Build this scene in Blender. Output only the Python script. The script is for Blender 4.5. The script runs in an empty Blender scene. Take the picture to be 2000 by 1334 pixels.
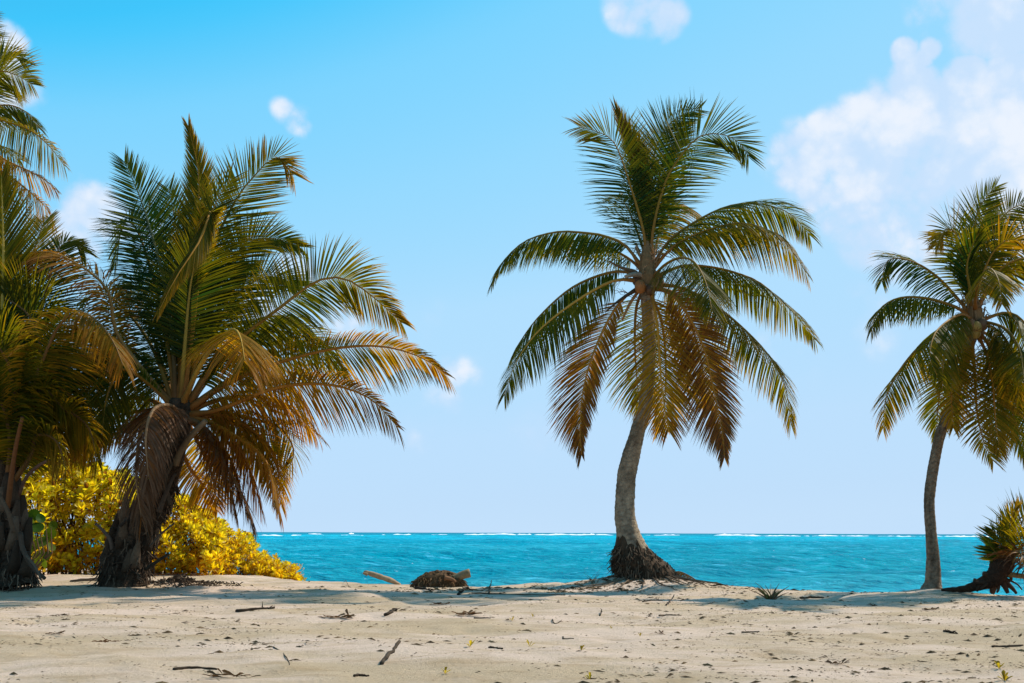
import bpy, math, random
import numpy as np
from mathutils import Vector, Matrix, noise

random.seed(7)
scene = bpy.context.scene
COL = scene.collection
PI = math.pi

# ------------------------------------------------------------------ camera
EYE = Vector((0.0, 0.0, 0.85))
F = 1944.0                                   # focal length in photo pixels (35 mm)
PITCH = math.atan((1040.5 - 667.0) / F)
ROLL = math.radians(0.19)
cam_d = bpy.data.cameras.new("camera")
cam_d.lens = 35.0
cam_d.sensor_width = 36.0
cam_d.clip_start = 0.05
cam_d.clip_end = 120000
cam = bpy.data.objects.new("camera", cam_d)
COL.objects.link(cam)
RM = (Matrix.Rotation(PI / 2 + PITCH, 4, 'X') @ Matrix.Rotation(ROLL, 4, 'Z'))
cam.matrix_world = Matrix.Translation(EYE) @ RM
scene.camera = cam
R3 = RM.to_3x3()

def ray(px, py):
    return R3 @ Vector(((px - 1000.0) / F, (667.0 - py) / F, -1.0))

def P(px, py, D):
    d = ray(px, py)
    return EYE + d * (D / d.y)

# ------------------------------------------------------------------ light
SUN_EL = math.radians(47)
SUN_AZ = math.radians(60)                    # clockwise from straight ahead (+Y) towards +X
sun_d = bpy.data.lights.new("sun", 'SUN')
sun_d.energy = 5.0
sun_d.angle = math.radians(0.53)
sun_d.color = (1.0, 0.90, 0.76)
sun = bpy.data.objects.new("sun", sun_d)
COL.objects.link(sun)
TO_SUN = Vector((math.sin(SUN_AZ) * math.cos(SUN_EL), math.cos(SUN_AZ) * math.cos(SUN_EL), math.sin(SUN_EL)))
sun.rotation_euler = TO_SUN.to_track_quat('Z', 'Y').to_euler()

world = bpy.data.worlds.new("World")
scene.world = world
world.use_nodes = True
wt = world.node_tree
for n_ in list(wt.nodes):
    wt.nodes.remove(n_)

class NT:
    """small helper for node trees"""
    def __init__(self, tree): self.t = tree
    def n(self, typ, **kw):
        nd = self.t.nodes.new(typ)
        ins = kw.pop('ins', {})
        for k, v in kw.items(): setattr(nd, k, v)
        for k, v in ins.items():
            s = nd.inputs[k]
            if isinstance(v, bpy.types.NodeSocket): self.t.links.new(v, s)
            else: s.default_value = v
        return nd
    def math(self, op, a, b=0.0, c=0.0, clamp=False):
        nd = self.n('ShaderNodeMath', operation=op, use_clamp=clamp, ins={0: a, 1: b, 2: c})
        return nd.outputs[0]
    def mix(self, f, a, b, typ='RGBA', blend='MIX'):
        nd = self.t.nodes.new('ShaderNodeMix'); nd.data_type = typ
        if typ == 'RGBA': nd.blend_type = blend
        idx = {'RGBA': (0, 6, 7, 2), 'FLOAT': (0, 2, 3, 0)}[typ]
        for i, v in zip(idx[:3], (f, a, b)):
            s = nd.inputs[i]
            if isinstance(v, bpy.types.NodeSocket): self.t.links.new(v, s)
            else:
                if typ == 'RGBA' and i != 0 and len(v) == 3: v = (*v, 1)
                s.default_value = v
        return nd.outputs[idx[3]]
    def ramp(self, f, stops):
        nd = self.n('ShaderNodeValToRGB', ins={0: f})
        el = nd.color_ramp.elements
        while len(el) < len(stops): el.new(0.5)
        for e, (p, c) in zip(el, stops):
            e.position = p; e.color = (*c, 1) if len(c) == 3 else c
        return nd.outputs[0]
    def smooth(self, x, lo, hi, a=0.0, b=1.0):
        nd = self.n('ShaderNodeMapRange', interpolation_type='SMOOTHSTEP', ins={0: x, 1: lo, 2: hi, 3: a, 4: b})
        return nd.outputs[0]
    def noise(self, vec, scale, detail=4.0, rough=0.55, dist=0.0):
        ins = {'Scale': scale, 'Detail': detail, 'Roughness': rough, 'Distortion': dist}
        if vec is not None: ins['Vector'] = vec
        return self.n('ShaderNodeTexNoise', ins=ins)

W = NT(wt)
sky = W.n('ShaderNodeTexSky', sky_type='NISHITA', sun_disc=False, sun_elevation=SUN_EL, sun_rotation=SUN_AZ,
          altitude=0.0, air_density=1.0, dust_density=0.0, ozone_density=1.0)
sep = W.n('ShaderNodeSeparateColor', ins={0: sky.outputs[0]})
# the photograph's grade of a clear sky: saturated cyan where the sky is dark, pale where it is bright
grade = W.ramp(W.math('MULTIPLY', sep.outputs[0], 0.1), [
    (0.09, (0.015, 0.30, 0.60)), (0.138, (0.055, 0.57, 0.98)), (0.158, (0.205, 0.655, 1.0)), (0.194, (0.30, 0.695, 1.0)),
    (0.275, (0.44, 0.74, 1.0)), (0.50, (0.51, 0.745, 0.99)), (0.80, (0.53, 0.74, 0.97)), (1.0, (0.55, 0.75, 0.97))])
graded = W.n('ShaderNodeVectorMath', operation='SCALE', ins={0: grade, 'Scale': 10.0}).outputs[0]
# clouds: soft cumulus, laid out by direction round the whole sky
tc = W.n('ShaderNodeTexCoord')
nrm = W.n('ShaderNodeVectorMath', operation='NORMALIZE', ins={0: tc.outputs['Generated']}).outputs[0]
warp = W.noise(nrm, 5.0, 3.0, 0.5)
wv = W.n('ShaderNodeVectorMath', operation='SUBTRACT', ins={0: warp.outputs['Color'], 1: (0.5, 0.5, 0.5)}).outputs[0]
wv = W.n('ShaderNodeVectorMath', operation='SCALE', ins={0: wv, 'Scale': 0.035}).outputs[0]
pos = W.n('ShaderNodeVectorMath', operation='ADD', ins={0: nrm, 1: wv}).outputs[0]
PUFFS = [  # (photo px, py, radius px, strength)
    (1640, 290, 75, .85), (1720, 250, 85, .95), (1790, 225, 70, 1), (1760, 175, 45, .8), (1790, 160, 42, .9), (1800, 190, 50, .95), (1768, 100, 26, .9), (1782, 128, 34, .9), (1822, 94, 22, .85), (1804, 112, 22, .8), (1765, 150, 24, .8),
    (1880, 230, 80, 1), (1890, 160, 45, .9), (1960, 230, 90, 1), (1975, 165, 50, .85), (2060, 240, 110, 1), (2150, 300, 150, 1),
    (1700, 320, 100, .85), (1820, 320, 110, .8), (1930, 320, 110, .9), (2040, 360, 130, .9), (1570, 320, 75, .75), (1520, 320, 45, 0.43), (1600, 370, 60, .5),
    (1750, 420, 100, .68), (1860, 420, 100, .7), (1670, 410, 60, .6), (1770, 490, 80, .52), (1960, 440, 110, .6), (1700, 470, 70, .5), (1850, 520, 80, .4), (1640, 440, 50, .5),
    (1850, -5, 70, .6), (1920, 20, 80, .7), (1990, 10, 100, .75), (2090, -10, 120, .8), (1245, 15, 55, .6), (1310, 45, 45, .62), (1275, 25, 50, .55),
    (575, 232, 34, .5), (545, 212, 30, .4), (5, 105, 50, .9), (45, 185, 45, .6), (-60, 150, 100, .9),
    (170, 410, 55, .9), (215, 440, 50, .7), (140, 460, 60, .7), (270, 460, 60, .5), (570, 540, 60, .5), (640, 600, 117, 0.3), (520, 590, 60, .5),
    (800, 620, 117, 0.19), (890, 740, 78, 0.32), (1000, 800, 117, 0.19), (1530, 720, 91, 0.27), (1060, 850, 91, 0.22), (840, 830, 78, 0.22), (1440, 800, 78, 0.19), (1700, 640, 104, 0.22),
]
blobs = []
for (a, b, r, s) in PUFFS:
    blobs.append((ray(a, b).normalized(), r / F / 1.02, s))
rg = random.Random(11)
for k in range(26):                           # more of the same sky round the rest of the compass
    az = math.radians(rg.uniform(48, 312)); el = math.radians(rg.uniform(6, 42))
    for q in range(3):
        a2 = az + rg.uniform(-.07, .07); e2 = el + rg.uniform(-.04, .04)
        blobs.append((Vector((math.sin(a2) * math.cos(e2), math.cos(a2) * math.cos(e2), math.sin(e2))),
                      rg.uniform(.03, .085), rg.uniform(.4, 1)))
field = None
for c, r, s in blobs:
    d = W.n('ShaderNodeVectorMath', operation='DISTANCE', ins={0: pos, 1: tuple(c)}).outputs['Value']
    v = W.smooth(d, r * 0.35, r * 1.5, s * 0.9, 0.0)
    field = v if field is None else W.math('MAXIMUM', field, v)
cn = W.noise(nrm, 13.0, 8.0, 0.62, 0.4)
cn2 = W.noise(nrm, 30.0, 8.0, 0.62)
gate = W.smooth(field, 0.02, 0.35, 0.0, 1.0)
nsum = W.math('ADD', W.math('MULTIPLY', W.math('SUBTRACT', cn.outputs[0], 0.48), 1.35),
              W.math('MULTIPLY', W.math('SUBTRACT', cn2.outputs[0], 0.5), 0.85))
vpos = W.n('ShaderNodeVectorMath', operation='ADD', ins={0: nrm, 1: W.n('ShaderNodeVectorMath', operation='SCALE', ins={0: wv, 'Scale': 0.6}).outputs[0]}).outputs[0]
bil = None                                     # rounded billows at three sizes
for sc_, am_ in ((17.0, 0.55), (38.0, 0.30), (85.0, 0.16)):
    vd = W.n('ShaderNodeTexVoronoi', feature='F1', ins={'Vector': vpos, 'Scale': sc_}).outputs['Distance']
    t_ = W.math('MULTIPLY', W.math('SUBTRACT', 0.48, vd), am_ * .85)
    bil = t_ if bil is None else W.math('ADD', bil, t_)
nsum = W.math('ADD', W.math('MULTIPLY', nsum, 0.62), bil)
dens = W.math('ADD', field, W.math('MULTIPLY', nsum, gate))
cover = W.math('MULTIPLY', W.smooth(dens, 0.12, 0.60), 0.93)
shade = W.noise(nrm, 11.0, 6.0, 0.6)
lit = W.math('ADD', W.math('ADD', W.math('MULTIPLY', shade.outputs[0], 0.75), W.math('MULTIPLY', dens, 0.14)), W.math('MULTIPLY', bil, 0.35))
cloud_col = W.mix(W.smooth(lit, 0.40, 0.62), (6.0, 7.7, 9.9), (8.7, 9.15, 10.0))
skyc = W.mix(cover, graded, cloud_col)
bg = W.n('ShaderNodeBackground', ins={0: skyc, 1: 0.0812})
wo = W.n('ShaderNodeOutputWorld', ins={0: bg.outputs[0]})
world.cycles.sampling_method = 'MANUAL'
world.cycles.sample_map_resolution = 512

scene.view_settings.view_transform = 'Standard'
scene.view_settings.look = 'None'
scene.view_settings.exposure = 0.3
scene.view_settings.gamma = 1.0
scene.view_settings.use_curve_mapping = False
scene.render.engine = 'CYCLES'
scene.cycles.max_bounces = 8
scene.cycles.transparent_max_bounces = 8
scene.cycles.use_denoising = True

# ------------------------------------------------------------------ helpers
class MB:
    """collects vertices and faces with a colour per vertex; build() links them as one mesh object"""
    def __init__(self): self.v = []; self.f = []; self.c = []
    def add(self, vs, fs, cs):
        o = len(self.v)
        self.v.extend(vs)
        self.f.extend([tuple(i + o for i in f) for f in fs])
        if len(cs) == 3 and not hasattr(cs[0], '__len__'): cs = [cs] * len(vs)
        self.c.extend(cs)
    def mesh(self, name, mat, smooth=False):
        me = bpy.data.meshes.new(name)
        me.from_pydata([tuple(p) for p in self.v], [], self.f)
        at = me.color_attributes.new('tone', 'FLOAT_COLOR', 'POINT')
        arr = np.ones((len(self.v), 4), dtype=np.float32)
        if self.v: arr[:, :3] = np.array([tuple(c) for c in self.c], dtype=np.float32)
        at.data.foreach_set('color', arr.ravel())
        me.materials.append(mat)
        if smooth: me.polygons.foreach_set('use_smooth', [True] * len(me.polygons))
        me.update()
        return me
    def build(self, name, mat, parent=None, smooth=False, kind=None, label=None):
        return link(name, self.mesh(name, mat, smooth), parent, kind, label)
    def tube(self, pts, rads, col, sides=6, cap=True, squash=1.0):
        """tapered tube along pts"""
        pts = [Vector(p) for p in pts]
        n = len(pts); vs = []; fs = []; cs = []
        up = None
        for i, p in enumerate(pts):
            t = (pts[min(i + 1, n - 1)] - pts[max(i - 1, 0)])
            t = t.normalized() if t.length > 1e-9 else Vector((0, 0, 1))
            if up is None: up = t.orthogonal().normalized()
            a = (up - t * up.dot(t))
            a = a.normalized() if a.length > 1e-6 else t.orthogonal().normalized()
            up = a; b = t.cross(a)
            r = rads[i] if hasattr(rads, '__len__') else rads
            for k in range(sides):
                th = 2 * PI * k / sides
                vs.append(p + a * (math.cos(th) * r) + b * (math.sin(th) * r * squash))
                cs.append(col[i] if hasattr(col[0], '__len__') else col)
        for i in range(n - 1):
            for k in range(sides):
                k2 = (k + 1) % sides
                fs.append((i * sides + k, i * sides + k2, (i + 1) * sides + k2, (i + 1) * sides + k))
        if cap:
            fs.append(tuple(range(sides))[::-1]); fs.append(tuple(range((n - 1) * sides, n * sides)))
        self.add(vs, fs, cs)

def link(name, me, parent=None, kind=None, label=None):
    o = bpy.data.objects.new(name, me)
    COL.objects.link(o)
    if parent is not None:
        o.parent = parent
        if parent.type == 'EMPTY': o.matrix_parent_inverse = Matrix.Translation(-ORIG(parent))
    if kind: o['kind'] = kind
    if label: o['label'] = label
    return o

def ORIG(o):
    p = Vector((0, 0, 0))
    while o is not None:
        if o.type == 'EMPTY': p = p + o.location
        o = o.parent
    return p

def thing(name, label, cat, loc, group=None):
    o = bpy.data.objects.new(name, None)
    COL.objects.link(o)
    o.empty_display_size = 0.2
    o.location = loc
    o['label'] = label; o['category'] = cat
    if group: o['group'] = group
    return o

def tag(o, label, cat, group=None):
    o['label'] = label; o['category'] = cat
    if group: o['group'] = group
    return o

def lerp(a, b, t): return a + (b - a) * t
def mixc(a, b, t): return tuple(a[i] + (b[i] - a[i]) * t for i in range(3))
def sst(a, b, x):
    x = min(1, max(0, (x - a) / (b - a))); return x * x * (3 - 2 * x)
def interp(x, tab):
    return float(np.interp(x, [a for a, _ in tab], [b for _, b in tab]))

def spline(pts, n):
    """Catmull-Rom through pts resampled to n points evenly by length"""
    pts = [Vector(p) for p in pts]
    if len(pts) == 2: pts = [pts[0], pts[0].lerp(pts[1], 0.5), pts[1]]
    ext = [pts[0] * 2 - pts[1]] + pts + [pts[-1] * 2 - pts[-2]]
    out = []
    for i in range(1, len(ext) - 2):
        p0, p1, p2, p3 = ext[i - 1:i + 3]
        for k in range(14):
            t = k / 14
            out.append(0.5 * ((2 * p1) + (p2 - p0) * t + (2 * p0 - 5 * p1 + 4 * p2 - p3) * t * t + (3 * p1 - p0 - 3 * p2 + p3) * t ** 3))
    out.append(pts[-1])
    cum = [0.0]
    for a, b in zip(out, out[1:]): cum.append(cum[-1] + (b - a).length)
    res = []; j = 0
    for k in range(n):
        s = cum[-1] * k / (n - 1)
        while j < len(cum) - 2 and cum[j + 1] < s: j += 1
        d = cum[j + 1] - cum[j]
        res.append(out[j].lerp(out[j + 1], (s - cum[j]) / d if d > 1e-9 else 0))
    return res, cum[-1]

# ------------------------------------------------------------------ materials
def new_mat(name):
    m = bpy.data.materials.new(name); m.use_nodes = True
    t = m.node_tree
    for n_ in list(t.nodes): t.nodes.remove(n_)
    N = NT(t)
    out = N.n('ShaderNodeOutputMaterial')
    return m, N, out

def leaf_material(name, trans=0.4, gain=(2.3, 2.0, 0.7), rough=0.42, spec=0.4):
    m, N, out = new_mat(name)
    a = N.n('ShaderNodeVertexColor', layer_name='tone').outputs[0]
    geo = N.n('ShaderNodeNewGeometry').outputs['Position']
    nz = N.noise(geo, 3.0, 2.0).outputs[0]
    nz2 = N.noise(geo, 40.0, 2.0).outputs[0]
    k = N.math('MULTIPLY', N.math('MULTIPLY_ADD', nz, 0.7, 0.65), N.math('MULTIPLY_ADD', nz2, 0.5, 0.75))
    base = N.n('ShaderNodeVectorMath', operation='SCALE', ins={0: a, 'Scale': k}).outputs[0]
    tr = N.n('ShaderNodeVectorMath', operation='MULTIPLY', ins={0: base, 1: gain}).outputs[0]
    p = N.n('ShaderNodeBsdfPrincipled', ins={'Base Color': base, 'Roughness': rough, 'Specular IOR Level': spec})
    tl = N.n('ShaderNodeBsdfTranslucent', ins={0: tr})
    mx = N.n('ShaderNodeMixShader', ins={0: trans, 1: p.outputs[0], 2: tl.outputs[0]})
    N.t.links.new(mx.outputs[0], out.inputs[0])
    return m

def solid_material(name, rough=0.85, nscale=30.0, namp=0.6, bump=0.3, bscale=60.0, spec=0.2, bdist=0.01):
    m, N, out = new_mat(name)
    a = N.n('ShaderNodeVertexColor', layer_name='tone').outputs[0]
    geo = N.n('ShaderNodeNewGeometry').outputs['Position']
    nz = N.noise(geo, nscale, 6.0, 0.6).outputs[0]
    nb = N.noise(geo, bscale, 5.0, 0.6).outputs[0]
    base = N.n('ShaderNodeVectorMath', operation='SCALE', ins={0: a, 'Scale': N.math('MULTIPLY_ADD', nz, 2 * namp, 1 - namp)}).outputs[0]
    bp = N.n('ShaderNodeBump', ins={'Strength': bump, 'Distance': bdist, 'Height': nb})
    p = N.n('ShaderNodeBsdfPrincipled', ins={'Base Color': base, 'Roughness': rough, 'Specular IOR Level': spec, 'Normal': bp.outputs[0]})
    N.t.links.new(p.outputs[0], out.inputs[0])
    return m

M_LEAF = leaf_material('palm_leaf', 0.45, (3.5, 2.9, 0.5), 0.5, 0.05)
M_DRY = leaf_material('dry_leaf', 0.22, (1.8, 1.2, 0.6), 0.45, 0.08)
M_RIB = solid_material('midrib', 0.6, 12, 0.35, 0.15, 40, 0.12)
M_BARK = solid_material('palm_bark', 0.95, 22, 0.8, 1.0, 30, 0.05, 0.07)
M_FIBRE = solid_material('root_fibre', 0.9, 30, 0.6, 0.5, 90, 0.15)
M_WOOD = solid_material('weathered_wood', 0.85, 20, 0.5, 0.5, 70, 0.15)
M_NUT = solid_material('coconut_husk', 0.6, 14, 0.35, 0.25, 30, 0.35)
M_BUSH = leaf_material('shrub_leaf', 0.58, (1.9, 1.65, 0.5), 0.4, 0.25)
M_SEAGRAPE = leaf_material('sea_grape_leaf', 0.3, (2.0, 2.0, 0.4), 0.5, 0.05)
M_LITTER = solid_material('litter', 0.9, 30, 0.5, 0.3, 60, 0.1)

# sand
M_SAND, N, out = new_mat('sand')
geo = N.n('ShaderNodeNewGeometry').outputs['Position']
n1 = N.noise(N.n('ShaderNodeMapping', ins={0: geo, 'Scale': (0.45, 1.1, 1)}).outputs[0], 0.8, 6, 0.62).outputs[0]
mp = N.n('ShaderNodeMapping', ins={0: geo, 'Scale': (0.7, 1.8, 1)}).outputs[0]
n2 = N.noise(mp, 2.6, 7, 0.65).outputs[0]
n3 = N.noise(geo, 30.0, 6, 0.7).outputs[0]
n4 = N.noise(geo, 260.0, 3, 0.7).outputs[0]
c = N.mix(N.smooth(n1, 0.38, 0.62), (0.47, 0.355, 0.235), (0.62, 0.475, 0.375))
c = N.mix(N.smooth(n2, 0.46, 0.68, 0.0, 0.45), c, (0.33, 0.22, 0.11))
c = N.mix(N.smooth(n3, 0.57, 0.74, 0.0, 0.45), c, (0.22, 0.14, 0.07))
c = N.mix(N.smooth(n3, 0.42, 0.28, 0.0, 0.5), c, (0.60, 0.48, 0.35))
c = N.mix(N.smooth(n4, 0.58, 0.75, 0.0, 0.3), c, (0.2, 0.13, 0.07))
vor = N.n('ShaderNodeTexVoronoi', ins={'Vector': geo, 'Scale': 16.0, 'Randomness': 1.0})
spk = N.smooth(vor.outputs['Distance'], 0.16, 0.08, 0.0, 0.7)
spk = N.math('MULTIPLY', spk, N.smooth(N.noise(geo, 1.1, 4, .6).outputs[0], 0.45, 0.6))
c = N.mix(spk, c, (0.09, 0.05, 0.02))
hh = N.math('ADD', N.math('MULTIPLY', n3, 0.6), N.math('MULTIPLY', n4, 0.25))
hh = N.math('ADD', hh, N.math('MULTIPLY', n2, 0.8))
bp = N.n('ShaderNodeBump', ins={'Strength': 0.8, 'Distance': 0.05, 'Height': hh})
p_ = N.n('ShaderNodeBsdfPrincipled', ins={'Base Color': c, 'Roughness': 0.95, 'Specular IOR Level': 0.1, 'Normal': bp.outputs[0]})
N.t.links.new(p_.outputs[0], out.inputs[0])

# sea
M_SEA, N, out = new_mat('sea_water')
geo = N.n('ShaderNodeNewGeometry').outputs['Position']
sx = N.n('ShaderNodeSeparateXYZ', ins={0: geo})
wob = N.noise(N.n('ShaderNodeMapping', ins={0: geo, 'Scale': (0.012, 0.03, 1)}).outputs[0], 1.0, 3).outputs[0]
dist = N.math('MULTIPLY', sx.outputs[1], N.math('MULTIPLY_ADD', wob, 0.7, 0.65))
ld = N.math('LOGARITHM', N.math('MAXIMUM', dist, 1.0), 10.0)          # log10 of the distance from shore
seabed_ripple_light = N.ramp(N.math('MULTIPLY_ADD', ld, 0.5, -0.6), [               # shallow sand, weed, lagoon, reef, deep
    (0.00, (0.040, 0.32, 0.42)), (0.14, (0.008, 0.30, 0.40)), (0.24, (0.000, 0.275, 0.385)),
    (0.42, (0.000, 0.285, 0.41)), (0.52, (0.000, 0.36, 0.52)), (0.66, (0.0, 0.43, 0.60)), (0.78, (0.0, 0.25, 0.36)), (1.0, (0.0, 0.17, 0.26))])
st = N.noise(N.n('ShaderNodeMapping', ins={0: geo, 'Scale': (0.10, 0.35, 1)}).outputs[0], 1.0, 5, 0.6).outputs[0]
sb = N.noise(N.n('ShaderNodeMapping', ins={0: geo, 'Scale': (0.012, 0.055, 1)}).outputs[0], 1.0, 4, 0.6).outputs[0]
seabed_ripple_light = N.mix(N.smooth(sb, 0.5, 0.66, 0, 0.55), seabed_ripple_light, (0.0, 0.16, 0.26))
seabed_ripple_light = N.mix(N.smooth(sb, 0.46, 0.34, 0, 0.45), seabed_ripple_light, (0.03, 0.42, 0.55))
seabed_ripple_light = N.mix(N.smooth(st, 0.5, 0.7, 0, 0.4), seabed_ripple_light, (0.0, 0.14, 0.22))
s2 = N.noise(N.n('ShaderNodeMapping', ins={0: geo, 'Scale': (0.75, 1.9, 1)}).outputs[0], 1.0, 7, 0.72).outputs[0]  # light and dark wave faces painted into the water colour as ripples
seabed_ripple_light = N.mix(N.smooth(s2, 0.5, 0.63, 0, 0.6), seabed_ripple_light, (0.0, 0.13, 0.23))
seabed_ripple_light = N.mix(N.smooth(s2, 0.46, 0.33, 0, 0.7), seabed_ripple_light, (0.07, 0.46, 0.68))
w1 = N.noise(N.n('ShaderNodeMapping', ins={0: geo, 'Scale': (0.8, 1.6, 1)}).outputs[0], 1.6, 6, 0.6).outputs[0]
bp = N.n('ShaderNodeBump', ins={'Strength': 1.0, 'Distance': 0.45, 'Height': w1})
df = N.n('ShaderNodeBsdfDiffuse', ins={0: seabed_ripple_light, 'Normal': bp.outputs[0]})
gl = N.n('ShaderNodeBsdfGlossy', ins={0: (1, 1, 1, 1), 'Roughness': 0.12, 'Normal': bp.outputs[0]})
fr = N.n('ShaderNodeFresnel', ins={'IOR': 1.33, 'Normal': bp.outputs[0]})
fl = N.noise(N.n('ShaderNodeMapping', ins={0: geo, 'Scale': (0.9, 0.55, 1)}).outputs[0], 1.0, 6, 0.75).outputs[0]
fleck = N.smooth(fl, 0.66, 0.72, 0.0, 0.7)
df.inputs[0].default_value = (0, 0, 0, 1)
N.t.links.new(N.mix(fleck, seabed_ripple_light, (.8, .85, .88)), df.inputs[0])
mx = N.n('ShaderNodeMixShader', ins={0: N.math('MULTIPLY', fr.outputs[0], 0.13), 1: df.outputs[0], 2: gl.outputs[0]})
N.t.links.new(mx.outputs[0], out.inputs[0])

M_FOAM, N, out = new_mat('sea_foam')
p_ = N.n('ShaderNodeBsdfPrincipled', ins={'Base Color': (0.85, 0.88, 0.9, 1), 'Roughness': 0.9})
N.t.links.new(p_.outputs[0], out.inputs[0])

# ------------------------------------------------------------------ ground
EDGE = []
for px, D in ((-900, 26), (-300, 25), (300, 23.5), (480, 20.6), (600, 19.0), (720, 17.9), (900, 17.3), (1100, 17.2), (1300, 17.5),
              (1500, 16.6), (1700, 15.6), (2000, 14.5), (2400, 13.5), (3000, 12.5)):
    EDGE.append(((px - 1000) / F * D, D))
EDGE.sort()
MOUNDS = [(2.05, 16.6, 1.0, 0.13), (2.5, 16.3, .45, .05), (-6.2, 17.4, 1.3, 0.07), (6.4, 15.2, 0.6, 0.03), (-8.0, 18.0, 1.5, 0.06)]

def ground_z_np(X, Y):
    ex = np.array([a for a, _ in EDGE]); ey = np.array([b for _, b in EDGE])
    E = np.interp(X, ex, ey)
    E = E + 0.25 * np.sin(X * 0.9 + 1.0) + 0.12 * np.sin(X * 2.3)
    d = Y - E
    z = -0.16 * 0.5 * (d + np.sqrt(d * d + 0.16)) * 1.0
    z = np.maximum(z, -3.5 - 0.0 * z)
    amp = 1.0
    def s(fx, fy, ph): return np.sin(X * fx + Y * fy + ph)
    w = (0.016 * s(.55, 1.1, .3) + 0.012 * s(-.9, 1.6, 2.0) + 0.012 * s(1.7, 2.3, 4.0) + 0.008 * s(-2.9, 3.7, 1.0)
         + 0.006 * s(5.3, 4.1, 0.6) + 0.005 * s(-6.1, 7.7, 3.0) + 0.006 * s(3.1, -9.3, 5.0) + 0.004 * s(10.1, 6.3, 2.2) * s(2.0, 1.1, 0))
    z = z + w * amp
    for (mx_, my_, r, h) in MOUNDS:
        z = z + h * np.exp(-((X - mx_) ** 2 + (Y - my_) ** 2) / (r * r))
    return z

_rs = np.random.RandomState(3)
DENTS = [(x, y, r, h) for x, y, r, h in zip(_rs.uniform(-11, 11, 900), 3.5 + 16 * _rs.rand(900) ** 0.8, _rs.uniform(.06, .2, 900), _rs.uniform(-.03, .022, 900))]

def ground_z(x, y):
    return float(ground_z_np(np.array([x]), np.array([y]))[0])

def G(px, py):
    """the point of the ground seen at a photo pixel"""
    d = ray(px, py)
    lo, hi = 2.0, 40.0
    t = lo
    while t < hi:
        p = EYE + d * (t / d.y)
        if p.z <= ground_z(p.x, p.y): break
        t += 0.05
    E = float(np.interp(d.x * (t / d.y), [a for a, _ in EDGE], [b for _, b in EDGE])) - 0.25
    if t > E: p = EYE + d * (E / d.y)                    # on the crest, never on the hidden slope
    return Vector((p.x, p.y, ground_z(p.x, p.y)))

def grid_mesh(name, xs, ys, zfun, mat, smooth=True):
    X, Y = np.meshgrid(xs, ys)
    Z = zfun(X, Y)
    nv = X.size; nx = len(xs); ny = len(ys)
    co = np.stack([X, Y, Z], -1).reshape(-1, 3).astype(np.float32)
    i = np.arange(nv).reshape(ny, nx)
    q = np.stack([i[:-1, :-1], i[:-1, 1:], i[1:, 1:], i[1:, :-1]], -1).reshape(-1, 4).astype(np.int32)
    me = bpy.data.meshes.new(name)
    me.vertices.add(nv); me.vertices.foreach_set('co', co.ravel())
    me.loops.add(q.size); me.loops.foreach_set('vertex_index', q.ravel())
    me.polygons.add(len(q))
    me.polygons.foreach_set('loop_start', np.arange(0, q.size, 4, dtype=np.int32))
    me.polygons.foreach_set('loop_total', np.full(len(q), 4, dtype=np.int32))
    if smooth: me.polygons.foreach_set('use_smooth', np.ones(len(q), dtype=bool))
    me.update(calc_edges=True); me.validate()
    me.materials.append(mat)
    o = bpy.data.objects.new(name, me); COL.objects.link(o)
    return o

xs = np.concatenate([np.linspace(-90, -15, 30)[:-1], np.arange(-15, 12, 0.045), np.linspace(12, 90, 30)])
ys = np.concatenate([np.linspace(-80, 1.5, 30)[:-1], np.arange(1.5, 22, 0.045), np.arange(22, 60, 0.6)])
def sandz(X, Y):
    Z = ground_z_np(X, Y)
    for (x, y, r, h) in DENTS:
        i0, i1 = np.searchsorted(xs, [x - 2.5 * r, x + 2.5 * r]); j0, j1 = np.searchsorted(ys, [y - 2.5 * r, y + 2.5 * r])
        if i1 <= i0 or j1 <= j0: continue
        sx_ = X[j0:j1, i0:i1] - x; sy_ = Y[j0:j1, i0:i1] - y
        Z[j0:j1, i0:i1] += h * np.exp(-(sx_ ** 2 + sy_ ** 2) / (r * r))
    return Z
sand = grid_mesh('sand', xs, ys, sandz, M_SAND)
sand['kind'] = 'structure'

SEA_Z = -0.55
wrs = np.random.RandomState(5)
WAVES = []
for k in range(34):
    lam = 0.35 * (1.22 ** (k * 0.62)); th = wrs.normal(-PI / 2 + 0.25, 0.55)
    WAVES.append((2 * PI / lam * math.cos(th), 2 * PI / lam * math.sin(th), wrs.uniform(0, 6.28), 0.0085 * lam ** 0.8, lam))
def seaz(X, Y):
    Z = np.full_like(X, SEA_Z)
    for (kx, ky, ph, a, lam) in WAVES:
        fade = np.clip(1.6 - (Y * 0.012) / lam, 0, 1)        # no ripples finer than the mesh
        s = np.sin(kx * X + ky * Y + ph)
        Z = Z + a * fade * (s + 0.35 * np.abs(s) - 0.2)
    return Z * 1.0
ysea = [13.0]
while ysea[-1] < 620: ysea.append(ysea[-1] * (1 + 0.0055) + 0.02)
ysea = np.array(ysea)
usea = np.linspace(-0.62, 0.62, 620)
def sea_mesh():
    U, Y = np.meshgrid(usea, ysea)
    X = U * Y
    Z = seaz(X, Y)
    # far rim: continue flat to the horizon
    return X, Y, Z
X, Y, Z = sea_mesh()
nv = X.size; ny, nx = X.shape
co = np.stack([X, Y, Z], -1).reshape(-1, 3)
ii = np.arange(nv).reshape(ny, nx)
q = np.stack([ii[:-1, :-1], ii[:-1, 1:], ii[1:, 1:], ii[1:, :-1]], -1).reshape(-1, 4)
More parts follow.
